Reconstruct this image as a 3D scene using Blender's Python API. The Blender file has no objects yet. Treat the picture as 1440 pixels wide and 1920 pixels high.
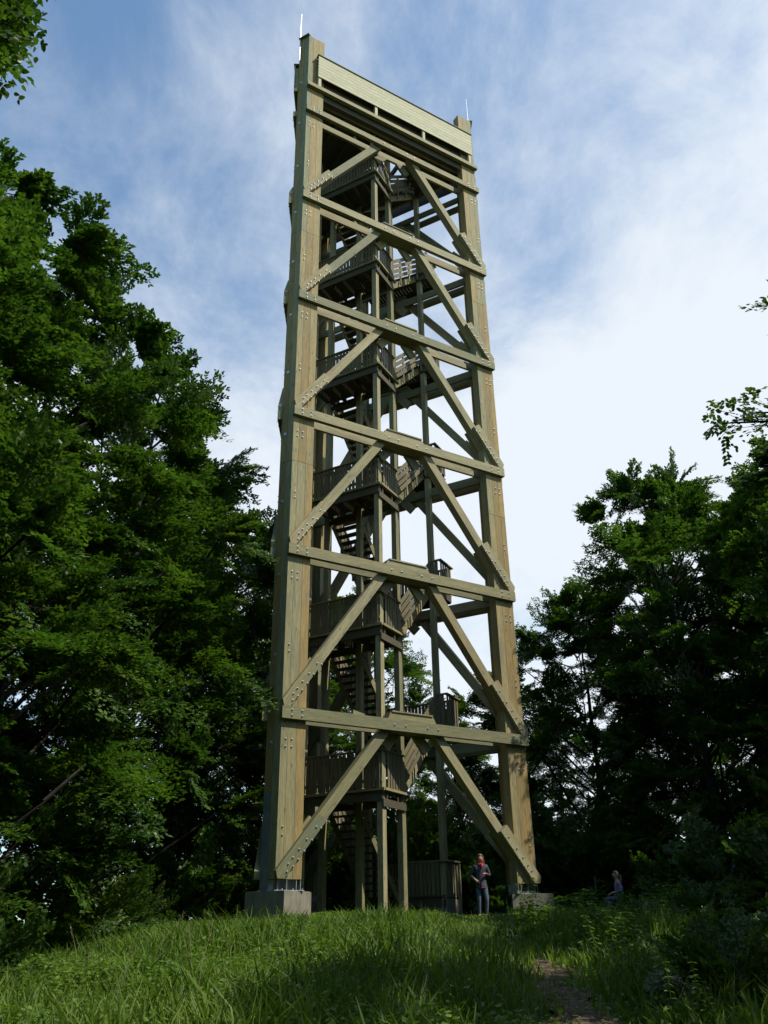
import bpy, bmesh, math, random
import numpy as np
from mathutils import Vector, Matrix
random.seed(7); np.random.seed(7)
S = bpy.context.scene
C = S.collection
R = math.radians
sin, cos = math.sin, math.cos

# ------------------------------------------------------------------ camera
CAMZ = 1.5
pitch, roll = R(26.72), R(-0.89)
rv = Vector((1, 0, 0)); dv = Vector((0, cos(pitch), sin(pitch))); uv_ = Vector((0, -sin(pitch), cos(pitch)))
r2 = rv*cos(roll) + uv_*sin(roll); u2 = uv_*cos(roll) - rv*sin(roll)
cam = bpy.data.cameras.new('camera'); camo = bpy.data.objects.new('camera', cam); C.objects.link(camo)
cam.sensor_fit = 'VERTICAL'; cam.sensor_height = 24.0; cam.sensor_width = 18.0
cam.lens = 1572.0/1920.0*24.0
cam.clip_start = 0.1; cam.clip_end = 3000
m = Matrix((r2, u2, -dv)).transposed().to_4x4(); m.translation = Vector((0, 0, CAMZ))
camo.matrix_world = m
S.camera = camo

# ------------------------------------------------------------------ light
SUN_AZ, SUN_EL = R(112), R(50)
W = bpy.data.worlds.new('World'); S.world = W; W.use_nodes = True
nt = W.node_tree; nt.nodes.clear()
N = nt.nodes.new; Lk = nt.links.new
out = N('ShaderNodeOutputWorld'); bg = N('ShaderNodeBackground')
sky = N('ShaderNodeTexSky'); sky.sky_type = 'NISHITA'; sky.sun_disc = False
sky.sun_elevation = SUN_EL; sky.sun_rotation = SUN_AZ; sky.air_density = 1.3; sky.dust_density = 0.6; sky.ozone_density = 1.5
tc = N('ShaderNodeTexCoord'); sep = N('ShaderNodeSeparateXYZ'); Lk(tc.outputs['Generated'], sep.inputs[0])
def M_(op, a, b=None, c=None):
    n = N('ShaderNodeMath'); n.operation = op
    for i, v in enumerate((a, b, c)):
        if v is None: continue
        if isinstance(v, (int, float)): n.inputs[i].default_value = v
        else: Lk(v, n.inputs[i])
    return n.outputs[0]
zc = M_('ADD', M_('MAXIMUM', sep.outputs[2], 0.0), 0.22)
px = M_('DIVIDE', sep.outputs[0], zc); py = M_('DIVIDE', sep.outputs[1], zc)
cmb = N('ShaderNodeCombineXYZ'); Lk(px, cmb.inputs[0]); Lk(py, cmb.inputs[1]); cmb.inputs[2].default_value = 3.1
def fbm(scale, rough, dist, loc, det=7):
    mp = N('ShaderNodeMapping'); mp.inputs['Location'].default_value = loc; mp.inputs['Rotation'].default_value = (0, 0, R(-25)); mp.inputs['Scale'].default_value = (1.0, 0.75, 1)
    Lk(cmb.outputs[0], mp.inputs[0])
    n = N('ShaderNodeTexNoise'); n.inputs['Scale'].default_value = scale; n.inputs['Detail'].default_value = det
    n.inputs['Roughness'].default_value = rough; n.inputs['Distortion'].default_value = dist
    Lk(mp.outputs[0], n.inputs['Vector']); return n.outputs[0]
n1 = fbm(1.7, .5, .22, (0.35, 0.9, 0)); n2 = fbm(5.0, .66, .3, (5, 2, 0))
cov = M_('ADD', M_('MULTIPLY', n1, .64), M_('MULTIPLY', n2, .36))
# thicker veil towards the right of the view and towards the horizon, clearer to the left
cov = M_('ADD', cov, M_('MULTIPLY', px, .185))
cov = M_('ADD', cov, M_('SUBTRACT', M_('MULTIPLY', M_('MINIMUM', py, 1.3), .13), .025))
cov = M_('ADD', cov, M_('MULTIPLY', M_('SUBTRACT', 1.0, sep.outputs[2]), .05))
mr = N('ShaderNodeMapRange'); mr.interpolation_type = 'SMOOTHSTEP'
mr.inputs['From Min'].default_value = .38; mr.inputs['From Max'].default_value = .68
mr.inputs['To Min'].default_value = .08; mr.inputs['To Max'].default_value = .93
Lk(cov, mr.inputs['Value'])
skm = N('ShaderNodeMix'); skm.data_type = 'RGBA'; skm.blend_type = 'MULTIPLY'; skm.inputs[0].default_value = 1
Lk(sky.outputs[0], skm.inputs[6]); skm.inputs[7].default_value = (1.0, 1.5, 1.75, 1)
mixc = N('ShaderNodeMix'); mixc.data_type = 'RGBA'
Lk(mr.outputs[0], mixc.inputs[0]); Lk(skm.outputs[2], mixc.inputs[6]); mixc.inputs[7].default_value = (9.0, 9.6, 10.2, 1)
Lk(mixc.outputs[2], bg.inputs[0]); bg.inputs[1].default_value = 0.1
Lk(bg.outputs[0], out.inputs[0])
SL = bpy.data.lights.new('sun', 'SUN'); so = bpy.data.objects.new('sun', SL); C.objects.link(so)
SL.energy = 5.0; SL.angle = R(0.55); SL.color = (1.0, .95, .84)
sd = Vector((sin(SUN_AZ)*cos(SUN_EL), cos(SUN_AZ)*cos(SUN_EL), sin(SUN_EL)))
so.rotation_euler = (-sd).to_track_quat('-Z', 'Y').to_euler(); so.location = (30, -10, 50)
S.view_settings.view_transform = 'Standard'; S.view_settings.look = 'None'
S.view_settings.exposure = 0.0; S.view_settings.gamma = 1.0; S.view_settings.use_curve_mapping = False
S.render.engine = 'CYCLES'
S.cycles.max_bounces = 5; S.cycles.diffuse_bounces = 2; S.cycles.glossy_bounces = 2; S.cycles.transmission_bounces = 3; S.cycles.transparent_max_bounces = 4
S.cycles.caustics_reflective = False; S.cycles.caustics_refractive = False

# ------------------------------------------------------------------ helpers
def tag(o, label=None, cat=None, group=None, kind=None):
    if label: o['label'] = label
    if cat: o['category'] = cat
    if group: o['group'] = group
    if kind: o['kind'] = kind
    return o
def empty(name, loc=(0, 0, 0), rz=0):
    o = bpy.data.objects.new(name, None); C.objects.link(o); o.location = loc; o.rotation_euler = (0, 0, rz)
    o.empty_display_size = .3
    return o
class MB:
    """collects polygons with uv (u along the grain, v across, metres) and material slots"""
    def __init__(s): s.v = []; s.f = []; s.uv = []; s.mi = []
    def poly(s, pts, uvs=None, mi=0):
        b = len(s.v); s.v += [tuple(p) for p in pts]; s.f.append(tuple(range(b, b+len(pts))))
        s.uv += list(uvs) if uvs else [(0, 0)]*len(pts); s.mi.append(mi)
    def prism(s, base, ext, grain, mi=0):
        """base: list of Vectors (planar polygon), ext: Vector extrusion, grain: unit Vector"""
        base = [Vector(p) for p in base]; ext = Vector(ext); g = Vector(grain).normalized()
        nrm = Vector((0, 0, 0)); c0 = sum(base, Vector())/len(base)
        for i in range(len(base)):
            nrm += (base[i]-c0).cross(base[(i+1) % len(base)]-c0)
        if nrm.dot(ext) > 0: base = base[::-1]
        ou, ov = random.random()*40, random.random()*40
        def put(pts):
            n = (pts[1]-pts[0]).cross(pts[2]-pts[1])
            if n.length < 1e-9: n = Vector((0, 0, 1))
            n.normalize(); t = n.cross(g)
            if t.length < .3: t = n.orthogonal()
            t.normalize()
            s.poly(pts, [(p.dot(g)+ou, p.dot(t)+ov) for p in pts], mi)
        put(base); put([p+ext for p in base[::-1]])
        k = len(base)
        for i in range(k):
            a, b = base[i], base[(i+1) % k]
            put([a+ext, b+ext, b, a][::-1] if False else [b, a, a+ext, b+ext])
    def box(s, c, ax, ay, az, grain, mi=0):
        """centre, three half-axis vectors"""
        c = Vector(c); ax = Vector(ax); ay = Vector(ay); az = Vector(az)
        s.prism([c-ax-ay-az, c+ax-ay-az, c+ax+ay-az, c-ax+ay-az], az*2, grain, mi)
    def tube(s, pts, rad, n=6, mi=0, cap=True):
        rings = []
        L = 0
        for i, p in enumerate(pts):
            p = Vector(p)
            d = Vector(pts[min(i+1, len(pts)-1)])-Vector(pts[max(i-1, 0)])
            if d.length < 1e-6: d = Vector((0, 0, 1))
            d.normalize(); a = d.orthogonal().normalized(); b = d.cross(a)
            if i: L += (p-Vector(pts[i-1])).length
            r = rad[i] if hasattr(rad, '__len__') else rad
            rings.append(([p+(a*cos(2*math.pi*k/n)+b*sin(2*math.pi*k/n))*r for k in range(n)], L, r))
        for i in range(len(rings)-1):
            A, la, ra = rings[i]; B, lb, rb = rings[i+1]
            for k in range(n):
                k2 = (k+1) % n
                s.poly([A[k], A[k2], B[k2], B[k]], [(la, k*ra), (la, (k+1)*ra), (lb, (k+1)*rb), (lb, k*rb)], mi)
        if cap:
            s.poly(rings[0][0][::-1], mi=mi); s.poly(rings[-1][0], mi=mi)
    def mesh(s, name, mats, off=(0, 0, 0), smooth=False):
        me = bpy.data.meshes.new(name)
        o = Vector(off)
        me.from_pydata([tuple(Vector(p)-o) for p in s.v], [], s.f)
        uvl = me.uv_layers.new(name='UVMap')
        uvl.data.foreach_set('uv', np.array(s.uv, dtype=np.float32).ravel())
        for mt in (mats if isinstance(mats, (list, tuple)) else [mats]): me.materials.append(mt)
        me.polygons.foreach_set('material_index', s.mi)
        if smooth: me.polygons.foreach_set('use_smooth', [True]*len(s.f))
        me.update(); return me
    def build(s, name, mats, parent=None, off=(0, 0, 0), smooth=False):
        me = s.mesh(name, mats, off, smooth)
        return link(name, me, parent)
def link(name, me, parent=None, mat=None):
    o = bpy.data.objects.new(name, me); C.objects.link(o)
    if parent is not None: o.parent = parent
    if mat is not None: o.matrix_local = mat
    return o

# ------------------------------------------------------------------ materials
def mat_new(name):
    mt = bpy.data.materials.new(name); mt.use_nodes = True
    nt = mt.node_tree; return mt, nt, nt.nodes['Principled BSDF'], nt.nodes.new, nt.links.new
def ramp(N, stops):
    r = N('ShaderNodeValToRGB'); e = r.color_ramp.elements
    while len(e) < len(stops): e.new(.5)
    for i, (p, c) in enumerate(stops): e[i].position = p; e[i].color = (*c, 1)
    return r
def wood(name, tones, knots=True, bump=.25, rough=.72, weather=(.12, .125, .085)):
    mt, nt, P, N, L = mat_new(name)
    uvn = N('ShaderNodeUVMap'); uvn.uv_map = 'UVMap'
    oi = N('ShaderNodeObjectInfo')
    ad = N('ShaderNodeVectorMath'); ad.operation = 'ADD'; L(uvn.outputs[0], ad.inputs[0])
    cx = N('ShaderNodeCombineXYZ'); mu = N('ShaderNodeMath'); mu.operation = 'MULTIPLY'; mu.inputs[1].default_value = 37.0
    L(oi.outputs['Random'], mu.inputs[0]); L(mu.outputs[0], cx.inputs[0]); L(mu.outputs[0], cx.inputs[1]); L(cx.outputs[0], ad.inputs[1])
    mp = N('ShaderNodeMapping'); mp.inputs['Scale'].default_value = (1.2, 22, 1); L(ad.outputs[0], mp.inputs[0])
    gr = N('ShaderNodeTexNoise'); gr.inputs['Scale'].default_value = 1.6; gr.inputs['Detail'].default_value = 6; gr.inputs['Distortion'].default_value = 1.6; L(mp.outputs[0], gr.inputs['Vector'])
    mp2 = N('ShaderNodeMapping'); mp2.inputs['Scale'].default_value = (.45, 2.6, 1); L(ad.outputs[0], mp2.inputs[0])
    bl = N('ShaderNodeTexNoise'); bl.inputs['Scale'].default_value = 1.3; bl.inputs['Detail'].default_value = 4; L(mp2.outputs[0], bl.inputs['Vector'])
    # plank tone: random per piece plus soft blotches
    a = N('ShaderNodeMath'); a.operation = 'MULTIPLY_ADD'; a.inputs[1].default_value = .72; L(oi.outputs['Random'], a.inputs[0])
    b = N('ShaderNodeMath'); b.operation = 'MULTIPLY'; b.inputs[1].default_value = .42; L(bl.outputs[0], b.inputs[0]); L(b.outputs[0], a.inputs[2])
    rp = ramp(N, [(i/(len(tones)-1), t) for i, t in enumerate(tones)]); L(a.outputs[0], rp.inputs[0])
    gm = N('ShaderNodeMapRange'); gm.inputs['From Min'].default_value = .3; gm.inputs['From Max'].default_value = .72
    gm.inputs['To Min'].default_value = .60; gm.inputs['To Max'].default_value = 1.22; L(gr.outputs[0], gm.inputs[0])
    mx = N('ShaderNodeMix'); mx.data_type = 'RGBA'; mx.blend_type = 'MULTIPLY'; mx.inputs[0].default_value = 1
    L(rp.outputs[0], mx.inputs[6]); L(gm.outputs[0], mx.inputs[7])
    mpw = N('ShaderNodeMapping'); mpw.inputs['Scale'].default_value = (.7, 5, 1); L(ad.outputs[0], mpw.inputs[0])
    wn = N('ShaderNodeTexNoise'); wn.inputs['Scale'].default_value = 1.1; wn.inputs['Detail'].default_value = 8; wn.inputs['Roughness'].default_value = .7; L(mpw.outputs[0], wn.inputs['Vector'])
    wr = N('ShaderNodeMapRange'); wr.inputs['From Min'].default_value = .45; wr.inputs['From Max'].default_value = .72; wr.inputs['To Max'].default_value = .7; L(wn.outputs[0], wr.inputs[0])
    mw = N('ShaderNodeMix'); mw.data_type = 'RGBA'; L(wr.outputs[0], mw.inputs[0]); L(mx.outputs[2], mw.inputs[6]); mw.inputs[7].default_value = (*weather, 1)
    col = mw.outputs[2]
    if knots:
        mp3 = N('ShaderNodeMapping'); mp3.inputs['Scale'].default_value = (1.5, 5.5, 1); L(ad.outputs[0], mp3.inputs[0])
        vo = N('ShaderNodeTexVoronoi'); vo.inputs['Scale'].default_value = 1.0; L(mp3.outputs[0], vo.inputs['Vector'])
        kr = N('ShaderNodeMapRange'); kr.inputs['From Min'].default_value = .05; kr.inputs['From Max'].default_value = .15
        kr.inputs['To Min'].default_value = .45; kr.inputs['To Max'].default_value = 1; L(vo.outputs['Distance'], kr.inputs[0])
        m2 = N('ShaderNodeMix'); m2.data_type = 'RGBA'; m2.blend_type = 'MULTIPLY'; m2.inputs[0].default_value = 1
        L(col, m2.inputs[6]); L(kr.outputs[0], m2.inputs[7]); col = m2.outputs[2]
    L(col, P.inputs['Base Color']); P.inputs['Roughness'].default_value = rough
    P.inputs['Specular IOR Level'].default_value = .3
    bp = N('ShaderNodeBump'); bp.inputs['Strength'].default_value = bump; bp.inputs['Distance'].default_value = .01
    L(gr.outputs[0], bp.inputs['Height']); L(bp.outputs[0], P.inputs['Normal'])
    return mt
G1 = (.185, .18, .09); G2 = (.25, .22, .105); T1 = (.26, .185, .075); T2 = (.34, .30, .165); GR = (.115, .155, .10)
M_timber = wood('timber', [GR, G1, G2, T2, T1])
M_plank = wood('pillar_timber', [(.17, .155, .07), (.28, .19, .065), (.34, .24, .085), (.29, .25, .12), (.17, .205, .12)])
M_slat = wood('railing_timber', [(.10, .09, .06), (.16, .14, .08), (.20, .165, .09), (.13, .125, .08)], knots=False, weather=(.11, .11, .08))
M_clad = wood('cladding_timber', [(.44, .42, .27), (.52, .48, .31), (.42, .43, .28)], knots=False, bump=.12, weather=(.36, .37, .25))
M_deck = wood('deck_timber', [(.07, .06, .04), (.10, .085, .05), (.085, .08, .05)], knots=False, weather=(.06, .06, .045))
def simple(name, col, rough=.6, metal=0, noise=None, spec=.5):
    mt, nt, P, N, L = mat_new(name)
    P.inputs['Roughness'].default_value = rough; P.inputs['Metallic'].default_value = metal; P.inputs['Specular IOR Level'].default_value = spec
    if noise:
        t = N('ShaderNodeTexCoord'); n = N('ShaderNodeTexNoise'); n.inputs['Scale'].default_value = noise[0]; n.inputs['Detail'].default_value = 6
        L(t.outputs['Object'], n.inputs['Vector'])
        lo = tuple(c*(1-noise[1]) for c in col); hi = tuple(min(1, c*(1+noise[1])) for c in col)
        r = ramp(N, [(.3, lo), (.7, hi)]); L(n.outputs[0], r.inputs[0]); L(r.outputs[0], P.inputs['Base Color'])
        b = N('ShaderNodeBump'); b.inputs['Strength'].default_value = .3; b.inputs['Distance'].default_value = .02
        L(n.outputs[0], b.inputs['Height']); L(b.outputs[0], P.inputs['Normal'])
    else: P.inputs['Base Color'].default_value = (*col, 1)
    return mt
M_zinc = simple('galvanised_steel', (.55, .6, .62), .42, .75, (9, .15))
M_bolt = simple('bolt_steel', (.36, .36, .32), .45, .5)
M_sheath = simple('steel_sheath', (.20, .23, .25), .5, .5, (5, .2))
def concrete_mat():
    mt, nt, P, N, L = mat_new('weathered_concrete')
    t = N('ShaderNodeTexCoord'); n = N('ShaderNodeTexNoise'); n.inputs['Scale'].default_value = 3.5; n.inputs['Detail'].default_value = 8; L(t.outputs['Object'], n.inputs['Vector'])
    mp = N('ShaderNodeMapping'); mp.inputs['Scale'].default_value = (7, 7, .7); L(t.outputs['Object'], mp.inputs[0])
    n2 = N('ShaderNodeTexNoise'); n2.inputs['Scale'].default_value = 1.4; n2.inputs['Detail'].default_value = 5; L(mp.outputs[0], n2.inputs['Vector'])
    r = ramp(N, [(.25, (.12, .11, .075)), (.5, (.19, .175, .13)), (.75, (.26, .25, .2))])
    m = N('ShaderNodeMath'); m.operation = 'MULTIPLY_ADD'; m.inputs[1].default_value = .5; L(n.outputs[0], m.inputs[0])
    m2 = N('ShaderNodeMath'); m2.operation = 'MULTIPLY'; m2.inputs[1].default_value = .5; L(n2.outputs[0], m2.inputs[0]); L(m2.outputs[0], m.inputs[2])
    L(m.outputs[0], r.inputs[0]); L(r.outputs[0], P.inputs['Base Color']); P.inputs['Roughness'].default_value = .9
    b = N('ShaderNodeBump'); b.inputs['Strength'].default_value = .4; b.inputs['Distance'].default_value = .02; L(n.outputs[0], b.inputs['Height']); L(b.outputs[0], P.inputs['Normal'])
    return mt
M_conc = concrete_mat()
def leaf_mat(name, c1, c2, c3, trans=.35, rough=.42, scale=.9):
    mt, nt, P, N, L = mat_new(name)
    t = N('ShaderNodeNewGeometry'); n = N('ShaderNodeTexNoise'); n.inputs['Scale'].default_value = scale; n.inputs['Detail'].default_value = 3
    L(t.outputs['Position'], n.inputs['Vector'])
    r = ramp(N, [(.3, c1), (.5, c2), (.72, c3)])
    a = N('ShaderNodeMath'); a.operation = 'MULTIPLY_ADD'; a.inputs[1].default_value = .35; a.inputs[2].default_value = -.17
    L(t.outputs['Random Per Island'], a.inputs[0])
    s = N('ShaderNodeMath'); s.operation = 'ADD'; L(n.outputs[0], s.inputs[0]); L(a.outputs[0], s.inputs[1])
    L(s.outputs[0], r.inputs[0]); L(r.outputs[0], P.inputs['Base Color'])
    P.inputs['Roughness'].default_value = rough; P.inputs['Specular IOR Level'].default_value = .35
    tr = N('ShaderNodeBsdfTranslucent')
    m = N('ShaderNodeMix'); m.data_type = 'RGBA'; m.blend_type = 'MULTIPLY'; m.inputs[0].default_value = 1
    L(r.outputs[0], m.inputs[6]); m.inputs[7].default_value = (1.5, 1.7, .6, 1); L(m.outputs[2], tr.inputs[0])
    ms = N('ShaderNodeMixShader'); ms.inputs[0].default_value = trans
    L(P.outputs[0], ms.inputs[1]); L(tr.outputs[0], ms.inputs[2]); L(ms.outputs[0], nt.nodes['Material Output'].inputs[0])
    return mt
M_leaf = leaf_mat('beech_leaf', (.027, .064, .011), (.052, .110, .018), (.098, .160, .030), trans=.33)
M_leaf2 = leaf_mat('maple_leaf', (.030, .070, .012), (.050, .10, .018), (.085, .13, .028), trans=.35)
M_grass = leaf_mat('grass_blade', (.05, .10, .012), (.09, .165, .018), (.16, .22, .035), trans=.35, rough=.6, scale=.8)
M_straw = leaf_mat('dry_stem', (.22, .19, .10), (.28, .24, .13), (.33, .29, .17), trans=.2, rough=.7)
M_herb = leaf_mat('herb_leaf', (.055, .115, .014), (.10, .18, .022), (.16, .24, .04), trans=.35, rough=.5, scale=2)
M_bark = simple('bark', (.035, .032, .025), .9, 0, (6, .45), .2)
M_soil = simple('soil', (.085, .062, .04), .95, 0, (9, .6), .2)
def ground_mat():
    mt, nt, P, N, L = mat_new('meadow_soil')
    t = N('ShaderNodeTexCoord'); n = N('ShaderNodeTexNoise'); n.inputs['Scale'].default_value = 1.6; n.inputs['Detail'].default_value = 10; n.inputs['Roughness'].default_value = .65
    L(t.outputs['Object'], n.inputs['Vector'])
    r = ramp(N, [(.3, (.022, .032, .011)), (.5, (.035, .06, .015)), (.72, (.06, .055, .028))]); L(n.outputs[0], r.inputs[0])
    L(r.outputs[0], P.inputs['Base Color']); P.inputs['Roughness'].default_value = 1; P.inputs['Specular IOR Level'].default_value = .1
    b = N('ShaderNodeBump'); b.inputs['Strength'].default_value = .8; b.inputs['Distance'].default_value = .06; L(n.outputs[0], b.inputs['Height']); L(b.outputs[0], P.inputs['Normal'])
    return mt
M_ground = ground_mat()

# ------------------------------------------------------------------ terrain
GX = [-400, 0, 4, 8.5, 12, 15, 18, 21, 24, 30, 60, 400]
GZ = [-1.0, -.05, .20, .62, .98, 1.22, 1.44, 1.66, 1.82, 1.88, 1.6, -2.0]
def gz(x, y):
    z = np.interp(y, GX, GZ)
    z = z - .145*np.maximum(0, -x-2.2)*np.clip((30-y)/20, 0, 1)*np.clip(y/10, 0, 1) - .02*np.maximum(0, x-8)
    z = z + .035*np.sin(x*2.9+.4*y)*np.cos(y*2.3-x) + .02*np.sin(x*5.3+y*3.1)
    z = z + .05*np.sin(x*.9+1.3)*np.sin(y*.7) + .03*np.sin(x*2.1+y*1.7)
    return z
path_pts = [(1.6, 4.0), (1.7, 7.0), (1.8, 9.0), (1.98, 11.0), (2.08, 12.4), (1.98, 14), (1.9, 16), (2.2, 20), (2.5, 23), (2.7, 25)]
def path_x(y):
    return np.interp(y, [p[1] for p in path_pts], [p[0] for p in path_pts])
def sheet(name, xs, ys, fz, mt, kind='structure'):
    X, Y = np.meshgrid(xs, ys); Z = fz(X, Y)
    v = np.stack([X, Y, Z], -1).reshape(-1, 3); nx = len(xs); f = []
    for j in range(len(ys)-1):
        for i in range(nx-1):
            a = j*nx+i; f.append((a, a+1, a+1+nx, a+nx))
    me = bpy.data.meshes.new(name); me.from_pydata(v.tolist(), [], f); me.materials.append(mt)
    me.polygons.foreach_set('use_smooth', [True]*len(f)); o = bpy.data.objects.new(name, me); C.objects.link(o); o['kind'] = kind
    return o
xs = np.concatenate([np.linspace(-600, -25, 12), np.linspace(-22, 22, 89), np.linspace(25, 600, 12)])
ys = np.concatenate([np.linspace(-500, -5, 10), np.linspace(-3, 40, 87), np.linspace(45, 900, 14)])
sheet('ground', xs, ys, gz, M_ground)
# trodden path: strip 4 mm proud of the ground, ragged edges
pb = MB()
yy = np.linspace(4, 13.4, 60); prev = None
for y in yy:
    cx = float(path_x(y)); w = (.38+.12*sin(y*2.3)+.09*sin(y*7.7))*float(np.interp(y, [4, 12.6, 13.4], [1, .9, .3])); row = []
    for k in range(5):
        x = cx+(k/4-.5)*2*w*(1+.08*sin(y*9+k)); z = float(gz(x, y))+.010+(.006 if k in (1, 2, 3) else 0)
        row.append(Vector((x, y, z)))
    if prev:
        for k in range(4): pb.poly([prev[k], prev[k+1], row[k+1], row[k]])
    prev = row
po = pb.build('path', M_soil, smooth=True); po['kind'] = 'structure'

# ------------------------------------------------------------------ tower frame of reference
SC = 1.15
def az(a): return Vector((sin(a), cos(a), 0))
PHI = R(58.774)
e0 = az(PHI)
A = Vector((-2.4924378*SC, 19.84408612*SC, 0)); LEN = 8.466; TR = .47; FULL = LEN+2*TR
A0 = A-e0*TR; B0 = A0+e0*FULL; C0 = A0+az(PHI-math.pi/3)*FULL
Z0 = CAMZ
class Face:
    def __init__(s, P, Q):
        s.e = (Q-P).normalized(); s.o = P+s.e*TR; s.n = Vector((s.e.y, -s.e.x, 0))  # outward
    def p(s, u, v, z): return s.o+s.e*u+s.n*v+Vector((0, 0, z+Z0))
FA, FB, FC = Face(A0, B0), Face(B0, C0), Face(C0, A0)
faces = [FA, FB, FC]
cen = (A0+B0+C0)/3
tower = empty('observation_tower', (cen.x, cen.y, float(gz(cen.x, cen.y))))
tag(tower, 'tall three-sided timber lookout tower with zigzag braces and an open stair inside', 'tower')
OFF = tower.location.copy()
UP = Vector((0, 0, 1))
def part(mb, name, mats, parent=tower, **k): return mb.build(name, mats, parent, OFF, **k)

ZB = [5.26, 10.13, 15.03, 19.87, 24.73, 29.56]; BH = .33
ZTOP = 34.34
# bolt mesh (shared), axis +X = outward
def bolt_mesh():
    b = MB(); n = 8
    prof = [(.031, 0), (.031, .006), (.020, .008), (.018, .026), (.010, .033)]
    for i in range(len(prof)-1):
        for k in range(n):
            a0, a1 = 2*math.pi*k/n, 2*math.pi*(k+1)/n
            r0, x0 = prof[i]; r1, x1 = prof[i+1]
            b.poly([Vector((x0, r0*cos(a0), r0*sin(a0))), Vector((x0, r0*cos(a1), r0*sin(a1))), Vector((x1, r1*cos(a1), r1*sin(a1))), Vector((x1, r1*cos(a0), r1*sin(a0)))])
    b.poly([Vector((.042, .012*cos(2*math.pi*k/n), .012*sin(2*math.pi*k/n))) for k in range(n)])
    return b.mesh('bolt', M_bolt)
BOLT = bolt_mesh()
far_bolts = MB()
def bolt(F, u, z, v, parent):
    nrm = F.n; M = Matrix((nrm, UP.cross(nrm), UP)).transposed().to_4x4()
    M.translation = F.p(u, v, z)-OFF
    if F is FA:
        link('bolt', BOLT, parent, M)
    else:
        M.translation = F.p(u, v, z)
        for pl in BOLT.polygons:
            if len(pl.vertices) == 4 and pl.index < 8: continue
            far_bolts.poly([M @ BOLT.vertices[i].co for i in pl.vertices])

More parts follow.
